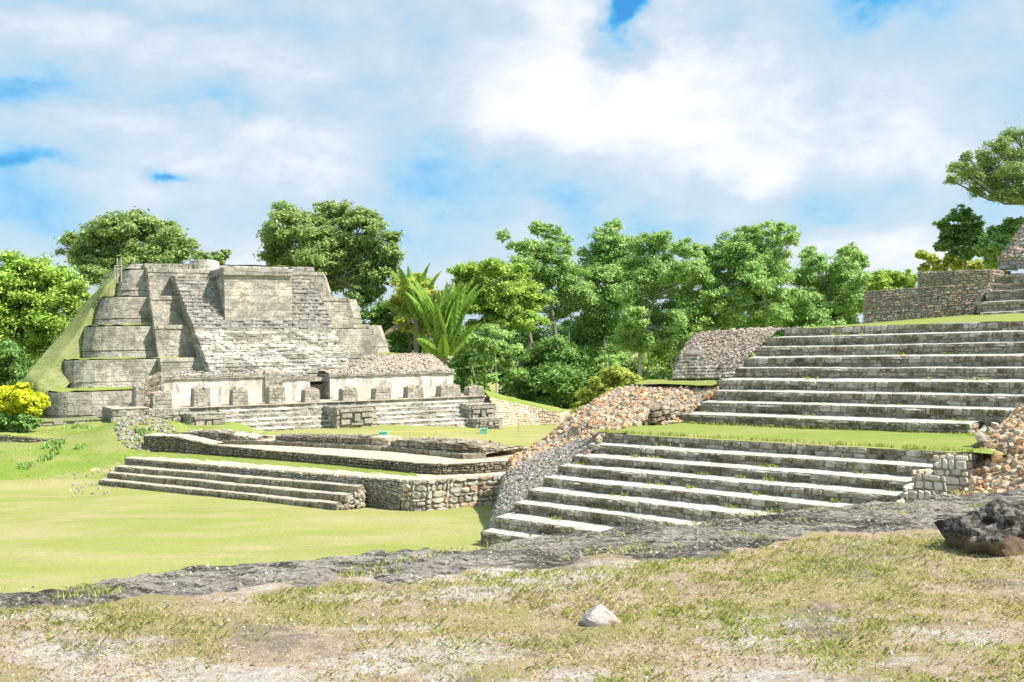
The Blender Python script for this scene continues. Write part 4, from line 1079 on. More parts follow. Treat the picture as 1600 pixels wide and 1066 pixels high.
for i, (z0, z1, aLt, aLb, aRt, aRb) in enumerate(tz):
    b = TIERS[i][2]; H = z1 - z0; r = 2.6 if i < 3 else (2.0 if i < 4 else 1.4)
    zm = z0 + H * .27
    m = MB()
    def zone(za, zb, o0, o1, mi=0, ch=.2):
        fa, fb = (za - z0) / H, (zb - z0) / H
        R1 = ring(aLb + (aLt - aLb) * fa - o0, aRb + (aRt - aRb) * fa + o0, b + .4 * fa - o0, r, za)
        R2 = ring(aLb + (aLt - aLb) * fb - o1, aRb + (aRt - aRb) * fb + o1, b + .4 * fb - o1, r, zb)
        for j in range(len(R1) - 1):
            blocks(m, [R1[j], R1[j + 1], R2[j + 1], R2[j]], .42, ch, .018, .35, .005, mi, 1, .006)
        return R2
    if i < 5:
        zone(z0 - .15, zm, -.0, -.0); Rt = zone(zm + .02, z1, .05, .05)
        R1 = ring(aLb + (aLt - aLb) * .27 - .05, aRb + (aRt - aRb) * .27 + .05, b + .4 * .27 - .05, r, zm + .02)
        m.add(R1, [tuple(range(len(R1)))], 1)
    else:
        Rt = zone(z0 - .1, z1, 0, 0)
    t_ = m.build('tier', [M_PYR, M_MORTG], pyr)
    # grassy top of the tier
    m = MB(); n_ = len(Rt); V = []; 
    inner = ring(aLt + 2.6, aRt - 2.6, b + 3.2, r, z1 + .10, 9)
    Ro = catrow(Rt, 160); Ri = catrow(inner, 160)
    for q in range(160):
        for s_ in range(4):
            t = s_ / 3; p = Ro[q] * (1 - t) + Ri[q] * t
            V.append(p + (0, 0, (.10 if s_ == 0 else .16) * (.5 + nz(p[0], p[1], i, 1.2)) + .03))
    m.add(V, [(q * 4 + s_, (q + 1) * 4 + s_, (q + 1) * 4 + s_ + 1, q * 4 + s_ + 1) for q in range(159) for s_ in range(3)])
    m.add(inner, [tuple(range(len(inner)))])
    m.build('ledge_turf' if i < 5 else 'top_surface', M_LUSH if i in (0, 1, 2) else M_LEDGE, t_)
    # central projecting panel
    if 0 < i < 5:
        xL = [None, (250, 560), (241, 510), (234, 465), (230, 424)][i]; xLb = [None, (254, 603), (248, 556), (241, 508), (235, 462)][i]
        xR = [None, (590, 556), (576, 513), (545, 470), (506, 427)][i]; xRb = [None, (598, 600), (583, 551), (556, 508), (516, 463)][i]
        bo = b - .9
        a0, a1, a2, a3 = LA(*xLb, bo)[0], LA(*xRb, bo)[0], LA(*xR, bo + .4)[0], LA(*xL, bo + .4)[0]
        m = MB(); zt_ = z1 + .06
        def cornr(a, bb, z): return W(a, bb, z)
        blocks(m, [cornr(a0, bo, z0 - .1), cornr(a1, bo, z0 - .1), cornr(a2, bo + .4, zt_), cornr(a3, bo + .4, zt_)], .42, .2, .018, .35, .005, 0, 1, .006)
        blocks(m, [cornr(a0, b + 1.5, z0 - .1), cornr(a0, bo, z0 - .1), cornr(a3, bo + .4, zt_), cornr(a3, b + 1.5, zt_)], .5, .27, .03, .3, .006, 0, 1)
        blocks(m, [cornr(a1, bo, z0 - .1), cornr(a1, b + 1.5, z0 - .1), cornr(a2, b + 1.5, zt_), cornr(a2, bo + .4, zt_)], .5, .27, .03, .3, .006, 0, 1)
        m.quad(cornr(a3, bo + .4, zt_), cornr(a2, bo + .4, zt_), cornr(a2, b + 1.5, zt_), cornr(a3, b + 1.5, zt_), 2)
        blocks(m, [cornr(a3 - .03, bo + .30, zt_ - .35), cornr(a2 + .03, bo + .30, zt_ - .35), cornr(a2 + .03, bo + .33, zt_), cornr(a3 - .03, bo + .33, zt_)], .6, .34, .04, .3, .006, 0, 1)
        m.build('panel', [M_PYR, M_MORTG, M_LEDGE], t_)
# central stair
bS0, bS1 = 5.6, 11.2
aL0, zS0 = LA(331, 584, bS0); aR0, _ = LA(552, 580, bS0)
aL1, zS1 = LA(272, 431, bS1); aR1, _ = LA(490, 429, bS1)
print('stair', aL0, aR0, zS0, aL1, aR1, zS1)
NS = 26; hS = (zS1 - zS0) / NS
for i in range(NS + 1):
    t = i / NS; z = zS0 + hS * (i + 0); b = bS0 + (bS1 - bS0) * t; bn = b + (bS1 - bS0) / NS
    aL, aR = aL0 + (aL1 - aL0) * t, aR0 + (aR1 - aR0) * t
    m = MB(); lo = zS0 - .8 if i == 0 else z - hS
    low = i < 12
    n_ = 3
    for s_ in range(n_):
        x0, x1 = aL + (aR - aL) * s_ / n_, aL + (aR - aL) * (s_ + 1) / n_
        db = .05 * nz(s_ * 3.1, i * 1.7)
        blocks(m, [W(x0, b + db, lo - .02), W(x1, b + db, lo - .02), W(x1, b + db + .06, z - .03), W(x0, b + db + .06, z - .03)], .65, hS, .04, .3, .012, 0, 1, .015)
    dep = 3.2 if z < 14 else 1.5
    for (aa, sg) in ((aL, 0), (aR, 1)):
        q = [W(aa, b + dep, lo - .05), W(aa, b, lo - .05), W(aa, b, z), W(aa, b + dep, z)]
        if sg: q = [q[1], q[0], q[3], q[2]]
        blocks(m, q, .5, hS, .02, .3, .01, 0, 1)
    st = m.build('step', [M_STEPP if low else M_STEPG, M_MORT], pyr)
    m = MB()
    aN = max(1.2, bn - b + .15)
    strip(m, [W(aL + (aR - aL) * q / 8, b - .03, z) for q in range(9)], [W(aL + (aR - aL) * q / 8, b + (aN if i < NS else 2.5), z + .05) for q in range(9)], 90, 3, 0, .03, .10, seed=i, lip=.13 if low else .09)
    m.build('tread', M_STEPP if low else M_STEPG, st)
# top masonry courses on both sides above the stair
for (x0, x1, y0, y1, bb) in [(205, 345, 412.5, 432, 14.2), (455, 491, 417, 428, 14.3)]:
    m = MB()
    a0, zb = LA(x0 + 22 if x0 < 300 else x0, y1, bb); a1, _ = LA(x1, y1, bb); zt_ = LA((x0 + x1) / 2, y0, bb)[1]
    blocks(m, [W(a0, bb, zb - .6), W(a1, bb, zb - .6), W(a1, bb + .1, zt_), W(a0, bb + .1, zt_)], .5, .25, .06, .3, .01, 0, 1)
    blocks(m, [W(a0, bb + 2, zb - .6), W(a0, bb, zb - .6), W(a0, bb + .1, zt_), W(a0, bb + 2, zt_)], .5, .25, .06, .3, .01, 0, 1)
    blocks(m, [W(a1, bb, zb - .6), W(a1, bb + 2, zb - .6), W(a1, bb + 2, zt_), W(a1, bb + .1, zt_)], .5, .25, .06, .3, .01, 0, 1)
    m.quad(W(a0, bb + .1, zt_), W(a1, bb + .1, zt_), W(a1, bb + 3, zt_), W(a0, bb + 3, zt_), 1)
    m.build('summit_course', [M_STEPG, M_MORTG], pyr)
# little round altar on the summit
m = MB(); a0, zt_ = LA(323, 406, 14); a0b, zb = LA(323, 417, 14)
Vc = []; 
for z, r in ((zb - .6, 1.35), (zt_ - .1, 1.2), (zt_, .9)):
    for j in range(20):
        t = j / 20 * 2 * math.pi; Vc.append(W(a0 + r * math.cos(t), 14.8 + r * math.sin(t), z + .05 * nz(j, z)))
m.add(Vc, [(q * 20 + j, q * 20 + (j + 1) % 20, (q + 1) * 20 + (j + 1) % 20, (q + 1) * 20 + j) for q in range(2) for j in range(20)] + [tuple(range(40, 60))])
m.build('round_altar', M_STEPP, pyr)
# altar block
m = MB(); bA = bS0 + (bS1 - bS0) * .545
a0, zt_ = LA(350.5, 418, bA); a1, _ = LA(454, 418, bA); _, zb = LA(405, 488, bA); zb -= .5; zc = LA(400, 431, bA)[1]
m.add([W(a0, bA, zb - .5), W(a1 + .1, bA, zb - .5), W(a1 + .1, bA + .1, zc), W(a0, bA + .1, zc)], [(0, 1, 2, 3)])
m.add([W(a0, bA + 5, zb - .5), W(a0, bA, zb - .5), W(a0, bA + .1, zc), W(a0, bA + 5, zc)], [(0, 1, 2, 3)])
m.add([W(a1 + .1, bA, zb - .5), W(a1 + .1, bA + 5, zb - .5), W(a1 + .1, bA + 5, zc), W(a1 + .1, bA + .1, zc)], [(0, 1, 2, 3)])
al = m.build('altar_block', M_ALTAR, pyr)
m = MB(); e = .1
blocks(m, [W(a0 - e, bA - e, zc), W(a1 + e, bA - e, zc), W(a1 + e, bA - e, zt_), W(a0 - e, bA - e, zt_)], .9, .35, .04, .2, .006, 0, 1)
blocks(m, [W(a0 - e, bA + 5, zc), W(a0 - e, bA - e, zc), W(a0 - e, bA - e, zt_), W(a0 - e, bA + 5, zt_)], .9, .35, .04, .2, .006, 0, 1)
blocks(m, [W(a1 + e, bA - e, zc), W(a1 + e, bA + 5, zc), W(a1 + e, bA + 5, zt_), W(a1 + e, bA - e, zt_)], .9, .35, .04, .2, .006, 0, 1)
m.quad(W(a0 - e, bA - e, zt_), W(a1 + e, bA - e, zt_), W(a1 + e, bA + 5, zt_), W(a0 - e, bA + 5, zt_), 1)
m.quad(W(a0 - e, bA - e, zc), W(a1 + e, bA - e, zc), W(a1 + e, bA + 5, zc), W(a0 - e, bA + 5, zc), 1)
m.build('cornice', [M_STEPG, M_MORTG], al)
# rough grassy slope banked against the pyramid's left side
rows = []
for (sx_, sy_, ti, fr_) in [(25, 612, 0, 0), (38, 588, 0, .9), (62, 560, 1, .5), (98, 518, 2, .4), (132, 475, 3, .5), (160, 443, 3, 1.0), (180, 427, 4, .75), (196, 421, 4, 1.0), (206, 419, 5, .9)]:
    z0, z1, aLt, aLb, aRt, aRb = tz[ti]; z = z0 + (z1 - z0) * fr_; b = TIERS[ti][2] + 1.7; aL = aLb + (aLt - aLb) * fr_
    a_, zz = LA(sx_, sy_, b + 3.5)
    rows.append([W(aL + 1.0, b + 1.6, z + .1), W(aL * .5 + a_ * .5, b + 1.2, z * .5 + zz * .5 + .15), W(a_, b + 3.5, zz), W(a_ + .3, b + 8, zz - .8), W(a_ + 1, b + 22, zz - 3)])
rows.insert(0, [p + (-.4, -.8, -2.6) for p in rows[0]])
Gs = patch(rows, 50, 70)
m = MB(); patch_mesh(m, Gs, .16, .5)
tag(m.build('grass_slope', M_SLOPE, smooth=True), kind='structure')
gp = []
for _ in range(1500):
    u, v = random.random(), random.random(); j, i = int(v * 68), int(u * 30); p = Gs[j, i]
    gp.append((p[0] + random.gauss(0, .3), p[1] + random.gauss(0, .3), p[2] + .1))
tag(grass_tufts('slope_grass', gp, .04, .11, M_LO, per=5, wid=.02, lean=.8, spread=.15), kind='stuff')

# ------------------------------------------------------------------ platform with its stair, masks and the long room in front of the pyramid
plat = empty('temple_platform', tuple(W(0, 0, 0)), 'long low stone platform with front steps carrying the row of squat pillars', 'platform')
aPL, _ = LA(233, 634, 0); aPR, _ = LA(757, 618, 0)
m = MB()
blocks(m, [W(aPL, 0, 0), W(aPR, 0, 0), W(aPR, .15, 2.98), W(aPL, .15, 2.98)], .5, .27, .04, .3, .01, 0, 1, .01)
blocks(m, [W(aPL, 8, 0), W(aPL, 0, 0), W(aPL, .15, 2.98), W(aPL, 8, 2.98)], .5, .27, .04, .3, .01, 0, 1)
blocks(m, [W(aPR, 0, 0), W(aPR, 8, 0), W(aPR, 8, 2.98), W(aPR, .15, 2.98)], .5, .27, .04, .3, .01, 0, 1)
body = m.build('platform_body', [M_MASK, M_MORTG], plat)
m = MB(); strip(m, [W(aPL + (aPR - aPL) * q / 20, -.02, 3.0) for q in range(21)], [W(aPL + (aPR - aPL) * q / 20, 7, 3.04) for q in range(21)], 220, 6, 0, .03, .06)
m.build('platform_top', M_DUST, plat)
def plat_steps(x0, x1, n=9, rise=.32, run=.42):
    for i in range(n):
        z = 2.98 - rise * (i + 1); b = -run * (i + 1)
        a0, a1 = LA(x0, 640, -1.5)[0] + 0, LA(x1, 640, -1.5)[0]
        m = MB()
        blocks(m, [W(a0, b, z - rise), W(a1, b, z - rise), W(a1, b + .03, z - .03), W(a0, b + .03, z - .03)], .6, rise, .04, .3, .012, 0, 1, .015)
        st = m.build('step', [M_MASK, M_MORT], plat)
        m = MB(); strip(m, [W(a0 + (a1 - a0) * q / 6, b - .04, z) for q in range(7)], [W(a0 + (a1 - a0) * q / 6, b + run + .1, z + .04) for q in range(7)], 80, 3, 0, .02, .08, seed=i * 2 + x0, lip=.11)
        m.build('tread', M_STEPP, st)
plat_steps(350, 517); plat_steps(584, 742)
def mask_block(label, x0, x1, ytop, ybot, b, dep):
    a0, zt_ = LA(x0, ytop, b); a1, _ = LA(x1, ytop, b)
    zt_ = (zt_ + LA(x1, ytop - (x1 - x0) * .035, b)[1]) / 2; zb = .2
    m = MB()
    W_ = a1 - a0; H = zt_ - zb
    blocks(m, [W(a0, b, zb), W(a1, b, zb), W(a1, b + .06, zt_), W(a0, b + .06, zt_)], .42, .27, .05, .35, .012, 0, 1, .03)
    # carved face: brow, two eyes, nose, cheeks
    for (u0, u1, v0, v1, d) in [(.08, .92, .86, .95, .14), (.12, .36, .70, .82, .16), (.62, .88, .70, .82, .16), (.42, .56, .58, .80, .24), (.10, .30, .50, .64, .14), (.68, .9, .5, .64, .14), (.34, .64, .47, .54, .18)]:
        A_ = [W(a0 + W_ * u0, b - d, zb + H * v0), W(a0 + W_ * u1, b - d, zb + H * v0), W(a0 + W_ * u1, b - d, zb + H * v1), W(a0 + W_ * u0, b - d, zb + H * v1)]
        B_ = [p + NI * (d + .1) for p in A_]
        m.add(B_ + A_, [(4, 5, 6, 7), (0, 1, 5, 4), (1, 2, 6, 5), (2, 3, 7, 6), (3, 0, 4, 7)], 0)
    blocks(m, [W(a0, b + dep, zb), W(a0, b, zb), W(a0, b + .06, zt_), W(a0, b + dep, zt_)], .5, .34, .06, .3, .02, 0, 1)
    blocks(m, [W(a1, b, zb), W(a1, b + dep, zb), W(a1, b + dep, zt_), W(a1, b + .06, zt_)], .5, .34, .06, .3, .02, 0, 1)
    blocks(m, [W(a0, b, zt_), W(a1, b, zt_), W(a1, b + dep, zt_), W(a0, b + dep, zt_)], .6, .5, .04, .3, .02, 0, 1)
    o = m.build('carved_mask', [M_MASK, M_MORT], plat); tag(o, label)
mask_block('carved grey mask panel left of the steps', 299, 352, 648, 672, -3.0, 3)
mask_block('carved grey mask panel between the two flights', 526, 588, 637, 660, -3.2, 3)
mask_block('broken grey mask panel at the right end of the steps', 733, 775, 633, 655, -2.4, 2.5)
mask_block('lower broken mask stones at the right end', 745, 785, 655, 675, -4.0, 2.5)
m = MB(); a0, _ = LA(233, 640, -1); a1, _ = LA(300, 640, -1)
blocks(m, [W(a0, -.9, .3), W(a1, -.9, .3), W(a1, -.6, 2.75), W(a0, -.6, 2.75)], .4, .2, .1, .4, .02, 0, 1, .04)
blocks(m, [W(a0, -.6, 2.75), W(a1, -.6, 2.75), W(a1, .1, 2.9), W(a0, .1, 2.9)], .4, .2, .1, .4, .02, 0, 1, .04)
blocks(m, [W(a0, .1, .3), W(a0, -.9, .3), W(a0, -.6, 2.75), W(a0, .1, 2.9)], .4, .2, .06, .4, .02, 0, 1, .04)
m.build('broken_masonry', [M_MASK, M_MORT], plat)
# lower annex slabs at the left foot of the pyramid
for (lab, x0, y0, x1, y1, b, h, dep) in [('low slab-topped wall at the left end of the temple platform', 176, 640, 233, 636, -.2, 1.4, 4),
                                        ('low broken grey wall at the foot of the pyramid beside the yellow bush', 62, 661, 170, 653, 1.4, 1.6, 3)]:
    a0, za = LA(x0, y0, b); a1, zb = LA(x1, y1, b); z_ = (za + zb) / 2
    r_ = empty('foot_wall', tuple(W(a0, b, z_ - h)), lab, 'wall'); m = MB()
    blocks(m, [W(a0, b, z_ - h), W(a1, b, z_ - h), W(a1, b + .1, z_), W(a0, b + .1, z_)], .45, .22, .06, .35, .01, 0, 1, .02)
    blocks(m, [W(a0, b + dep, z_ - h), W(a0, b, z_ - h), W(a0, b + .1, z_), W(a0, b + dep, z_)], .45, .22, .06, .35, .01, 0, 1)
    blocks(m, [W(a1, b, z_ - h), W(a1, b + dep, z_ - h), W(a1, b + dep, z_), W(a1, b + .1, z_)], .45, .22, .06, .35, .01, 0, 1)
    m.build('masonry', [M_MASK, M_MORT], r_)
    m = MB(); strip(m, [W(a0 + (a1 - a0) * q / 8, b, z_ + .03) for q in range(9)], [W(a0 + (a1 - a0) * q / 8, b + dep, z_ + .05) for q in range(9)], 60, 4, 0, .03, .1)
    m.build('coping', M_DUST if x0 > 100 else M_LEDGE, r_)

# walls of the long room
def room_wall(label, x0, x1, ytl, ytr, b, dep, rub, ends=(1, 1)):
    a0, z0t = LA(x0, ytl, b); a1, z1t = LA(x1, ytr, b); zt_ = (z0t + z1t) / 2
    r_ = empty('temple_wall', tuple(W(a0, b, 3)), label, 'wall'); m = MB()
    n_ = 40; V = []
    for q in range(n_ + 1):
        for s_ in range(7):
            a = a0 + (a1 - a0) * q / n_; z = 2.98 + (zt_ - .22 - 2.98) * s_ / 6
            V.append(W(a, b + .03 * nz(a, z, b, 1.1) + .01 * nz(a, z, b, 5), z))
    m.add(V, [(q * 7 + s_, (q + 1) * 7 + s_, (q + 1) * 7 + s_ + 1, q * 7 + s_ + 1) for q in range(n_) for s_ in range(6)])
    m.build('plaster_face', M_PLAST, r_)
    m = MB()
    blocks(m, [W(a0 - .1, b - .10, zt_ - .24), W(a1 + .1, b - .10, zt_ - .24), W(a1 + .1, b - .08, zt_), W(a0 - .1, b - .08, zt_)], .5, .12, .05, .3, .008, 0, 1, .01)
    m.quad(W(a0 - .1, b - .1, zt_ - .24), W(a1 + .1, b - .1, zt_ - .24), W(a1 + .1, b + .2, zt_ - .24), W(a0 - .1, b + .2, zt_ - .24), 1)
    blocks(m, [W(a0, b + dep, 2.98), W(a0, b, 2.98), W(a0, b, zt_), W(a0, b + dep, zt_)], .5, .22, .03, .3, .01, 0, 1)
    blocks(m, [W(a1, b, 2.98), W(a1, b + dep, 2.98), W(a1, b + dep, zt_), W(a1, b, zt_)], .5, .22, .03, .3, .01, 0, 1)
    m.build('masonry', [M_MASK, M_MORT], r_)
    # rubble core on top
    L0 = [W(a0 + (a1 - a0) * q / 10, b - .05, zt_) for q in range(11)]
    L1 = [W(a0 + (a1 - a0) * q / 10, b + dep * .28, zt_ + rub(q / 10) * .75) for q in range(11)]
    L2 = [W(a0 + (a1 - a0) * q / 10, b + dep * .6, zt_ + rub(q / 10)) for q in range(11)]
    L3 = [W(a0 + (a1 - a0) * q / 10, b + dep, zt_ + rub(q / 10) * .3) for q in range(11)]
    L4 = [W(a0 + (a1 - a0) * q / 10, b + dep * 1.02, 2.9) for q in range(11)]
    Gt = patch([L0, L1, L2, L3, L4], 50, 16)
    m = MB(); patch_mesh(m, Gt, .08, mi=1); patch_stones(m, Gt, 22, .05, .15, lift=.15)
    m.build('rubble_core', [M_RUBG if x0 < 500 else M_BACKW, M_MORTG], r_)
room_wall('long whitewashed wall of the temple room left of the doorway', 256, 413, 588, 586, 3.6, 1.9, lambda t: .22 + .12 * math.sin(t * 7))
room_wall('short eroded plaster wall between the tall grey stub and the doorway', 441, 484, 588, 588, 3.6, 1.9, lambda t: .12)
room_wall('whitewashed temple wall right of the doorway under a mound of brown rubble', 515, 708, 582, 581, 3.2, 3.6, lambda t: .22 + 1.35 * S(t, .12, .42) * (1 - S(t, .88, 1.02)))
def pier(label, x0, x1, ytop, ybot, b, dep, group=None, name='pillar', capr=True, mat=M_MASK, taper=.05):
    aF0, zt_ = LA(x0, ytop, b); aF1, _ = LA(x1, ytop, b); zb = 2.98
    r_ = empty(name, tuple(W(aF0, b, zb)), label, 'pillar', group)
    m = MB(); t = taper; zs_ = zt_ - .16
    A_ = [W(aF0, b, zb), W(aF1, b, zb), W(aF1, b + dep, zb), W(aF0, b + dep, zb)]
    B_ = [W(aF0 + t, b + t, zs_), W(aF1 - t, b + t, zs_), W(aF1 - t, b + dep - t, zs_), W(aF0 + t, b + dep - t, zs_)]
    for i in range(4):
        j = (i + 1) % 4; blocks(m, [A_[i], A_[j], B_[j], B_[i]], .55, .24, .03, .3, .006, 0, 1, .01)
    m.build('shaft', [mat, M_MORTG], r_)
    m = MB(); c_ = sum(B_) / 4
    m.add(B_ + [c_ + (B_[i] - c_) * .5 + (0, 0, .15) for i in range(4)], [(0, 1, 5, 4), (1, 2, 6, 5), (2, 3, 7, 6), (3, 0, 4, 7), (4, 5, 6, 7)], 1)
    for _ in range(26):
        u, v = random.random(), random.random(); p = bil(B_, u, v); h = .16 * (1 - (2 * u - 1) ** 4) * (1 - (2 * v - 1) ** 4)
        stone(m, p + (0, 0, h * .7), random.uniform(.09, .17), .5)
    m.build('rubble_cap', [M_BACKW, M_MORTG], r_)
ORD = ['first and bulkiest squat pillar from the left on the platform edge', 'second squat pillar from the left, before the white wall', 'third squat pillar from the left, before the white wall', 'fourth squat pillar from the left, under the tall grey stub',
       'fifth squat pillar from the left, just left of the doorway', 'sixth squat pillar from the left, just right of the doorway', 'seventh squat pillar from the left, before the right white wall', 'eighth squat pillar from the left, before the right white wall',
       'ninth and widest squat pillar, at the right end of the white wall', 'last squat pillar at the right-hand end of the platform']
PX = [(238, 269, 612), (302, 329, 604), (363, 388, 606), (420, 446, 604), (476, 500, 607), (535, 559, 605), (586, 611, 605), (637, 662, 603), (688, 720, 601), (733, 757, 604)]
for (x0, x1, yt), lab in zip(PX, ORD):
    pier(lab, x0, x1, yt, 0, .5, .95, 'squat stone pillars along the temple platform')
pier('tall grey stub of wall standing above the fourth squat pillar', 413, 441, 580, 0, 3.4, 1.6, name='wall_stub')
pier('tall dark broken pier at the left end of the long temple room', 250, 257, 583, 0, 2.2, 1.8, name='end_pier')
pier('dark rounded end pier standing left of all the squat pillars', 211, 226, 600, 0, 1.2, 1.3, name='end_pier')
# sloping ruined link between end pier and room
m = MB(); 
a0 = LA(226, 600, 2.2)[0]; a1 = LA(252, 590, 2.2)[0]; z0t, z1t = LA(226, 600, 2.2)[1], LA(252, 584, 2.2)[1]
blocks(m, [W(a0, 2.2, 2.9), W(a1, 2.2, 2.9), W(a1, 2.3, z1t), W(a0, 2.3, z0t)], .4, .2, .05, .35, .01, 0, 1)
blocks(m, [W(a0, 2.3, z0t), W(a1, 2.3, z1t), W(a1, 3.6, z1t), W(a0, 3.6, z0t)], .25, .2, .1, .4, .01, 0, 1, .05)
tag(m.build('sloping_wall', [M_RISER, M_MORTG]), 'ruined wall sloping up between the end pier and the long temple room', 'wall')
# dark passage behind the doorway
m = MB(); a0, a1 = LA(484, 600, 3.6)[0], LA(515, 600, 3.2)[0]
zt_ = LA(500, 590, 4.5)[1]
blocks(m, [W(a0, 5.2, 2.9), W(a1, 5.2, 2.9), W(a1, 5.2, zt_), W(a0, 5.2, zt_)], .5, .25, .04, .3, .01, 0, 1)
blocks(m, [W(a0, 4.1, zt_ - .3), W(a1, 4.1, zt_ - .3), W(a1, 4.1, zt_), W(a0, 4.1, zt_)], .9, .3, .05, .3, .01, 0, 1)
m.quad(W(a0, 4.1, zt_), W(a1, 4.1, zt_), W(a1, 5.6, zt_ + .1), W(a0, 5.6, zt_ + .1), 1); m.quad(W(a0, 4.1, zt_ - .3), W(a1, 4.1, zt_ - .3), W(a1, 5.6, zt_ - .3), W(a0, 5.6, zt_ - .3), 1)
tag(m.build('doorway', [M_MASK, M_MORT]), 'dark low doorway with lintel in the middle of the temple room', 'doorway')

# wall running off to the right of the platform, with a green slope behind
aR_, _ = LA(785, 660, -2.5)
pb1 = [PZ(772, 672, .3), PZ(812, 665, .32), PZ(845, 663, .32), PZ(876, 662.5, .32)]
pt1 = [PV(766, 621, pb1[0] + (0.2, 1.2, 0), (1, .05)), PV(800, 629, pb1[1] + (0.1, .9, 0), (1, .05)), PV(840, 637, pb1[2] + (0, .7, 0), (1, .05)), PV(874, 645, pb1[3] + (-.1, .5, 0), (1, .05))]
wall('retaining_wall', 'tan rubble wall tapering down to the right from the temple platform', [p + (0, 0, -.2) for p in pb1], pt1, M_TANW, M_MORTL, .3, .2, cap=M_LUSH, capdepth=3, back=(.3, .95))
Gq = patch([[p + (0, 0, -.02) for p in pt1], [PV(752, 606, pt1[0] + (0, 3.5, 0), (1, .05)), PV(795, 619, pt1[1] + (0, 3.5, 0), (1, .05)), PV(840, 631, pt1[2] + (0, 3.5, 0), (1, .05)), PV(885, 643, pt1[3] + (0, 3.5, 0), (1, .05))],
            [Z(pt1[0] + (0, 12, 0), 2), Z(pt1[1] + (0, 12, 0), 1.5), Z(pt1[2] + (0, 12, 0), 1), Z(pt1[3] + (0, 12, 0), .8)]], 24, 16)
m = MB(); patch_mesh(m, Gq, .1); tag(m.build('green_slope', M_LUSH, smooth=True), kind='structure')
m = MB(); Gb = patch([[W(aPR, .2, .2), W(aPR + 1.5, -.8, .2), pb1[0]], [W(aPR, .2, 3.0), W(aPR + 1.0, .6, 2.6), pt1[0]]], 12, 10)
patch_mesh(m, Gb, .06, mi=1); patch_stones(m, Gb, 16, .08, .2, lift=.1)
tag(m.build('rubble_infill', [M_TANW, M_MORTL]), 'battered rubble corner between the platform steps and the tan tapering wall', 'wall')

# ------------------------------------------------------------------ small things on the lawn
def crate(px, py, label):
    p = ground_pt(px, py, 60, 100); s = .26; h = .36; m = MB()
    A_ = [(-s, -s * .7), (s, -s * .7), (s, s * .7), (-s, s * .7)]; k1, k2 = .86, 1.0
    V = [(p[0] + x * k1, p[1] + y * k1, p[2]) for x, y in A_] + [(p[0] + x * k2, p[1] + y * k2, p[2] + h) for x, y in A_]
    V += [(p[0] + x * 1.12, p[1] + y * 1.12, p[2] + h) for x, y in A_] + [(p[0] + x * 1.12, p[1] + y * 1.12, p[2] + h + .06) for x, y in A_]
    F = []
    for r_ in range(3):
        for i in range(4): j = (i + 1) % 4; F.append((r_ * 4 + i, r_ * 4 + j, r_ * 4 + 4 + j, r_ * 4 + 4 + i))
    F.append((12, 13, 14, 15)); m.add(V, F)
    tag(m.build('plastic_bin', M_CYAN), label, 'bin')
    return p
c1 = crate(599, 684, 'sea-green plastic bin at the foot of the temple steps, nearer the middle')
c2 = crate(756, 678, 'sea-green plastic bin at the right end of the temple steps')
pp = ground_pt(810, 675, 60, 110)
m = MB(); tube(m, [pp, pp + (0, 0, .95)], [.035, .03], 6); tag(m.build('fence_post', M_POST), 'thin pale post on the lawn right of the temple steps', 'post')
m = MB(); pts_ = []
for q in range(21):
    t = q / 20; p = (c1 * (1 - t) + c2 * t); pts_.append(p + (0, 0, .38 - .8 * t * (1 - t) * .35 + .03 * math.sin(q * 1.9)))
tube(m, pts_, [.02] * 21, 5); tag(m.build('rope', M_ROPE), 'thin yellow rope strung low along the foot of the temple steps', 'rope')
for i, t in enumerate((.25, .5, .8)):
    p = c1 * (1 - t) + c2 * t; m = MB(); tube(m, [p + (0, 0, -.1), p + (0, 0, .4)], [.018, .018], 5)
    tag(m.build('rope_stake', M_POST), ['rope stake nearest the middle bin', 'rope stake half-way along the yellow rope', 'rope stake nearest the right-hand bin'][i], 'stake', 'stakes carrying the yellow rope')
# wooden railing on the pyramid's left shoulder
r_ = empty('wooden_railing', tuple(PY(183, 425, 100)), 'thin weathered wooden railing on the left shoulder of the pyramid top', 'railing')
bb = 13.0
for (x, y0, y1) in [(179, 428, 415), (183, 427, 403), (189, 425, 402)]:
    a, z1 = LA(x, y1, bb); _, z0 = LA(x, y0, bb); m = MB(); tube(m, [W(a, bb, z0 - .8), W(a, bb, z1)], [.07, .06], 6); m.build('post', M_POST, r_)
for y in (416, 421):
    a0, z0 = LA(178, y, bb); a1, z1 = LA(190, y, bb); m = MB(); tube(m, [W(a0, bb - .06, z0), W(a1, bb - .06, z1)], [.04, .04], 5); m.build('rail', M_POST, r_)
# ------------------------------------------------------------------ trees
def leaf_cloud(cs, n, size, flat=.75, clump=38, sig=.16, up=.9):
    """leaf quads gathered in small sprays over the shell of each lobe"""
    out = []
    tot = sum(r * r for _, r in cs)
    for c, r in cs:
        k_ = max(6, int(n * r * r / tot))
        m = max(6, int(clump * (.6 + .4 * RNG.random())))
        d = RNG.normal(size=(m, 3)); d /= np.linalg.norm(d, axis=1)[:, None]; d[:, 2] *= flat
        rad = r * RNG.uniform(.45, 1.08, (m, 1)); cc = c + d * rad
        idx = RNG.integers(0, m, k_)
        P = cc[idx] + RNG.normal(0, r * sig, (k_, 3)) * np.array([1, 1, .6])
        N = d[idx] * .9 + RNG.normal(size=(k_, 3)) * .75 + np.array([0, 0, up]); N /= np.linalg.norm(N, axis=1)[:, None]
        t = np.cross(N, RNG.normal(size=(k_, 3))); t /= np.linalg.norm(t, axis=1)[:, None]; b = np.cross(N, t)
        s = size * RNG.uniform(.6, 1.35, (k_, 1))
        V = np.stack([P - t * s, P - b * s * .45, P + t * s, P + b * s * .45], 1)
        out.append(V)
    return np.concatenate(out)
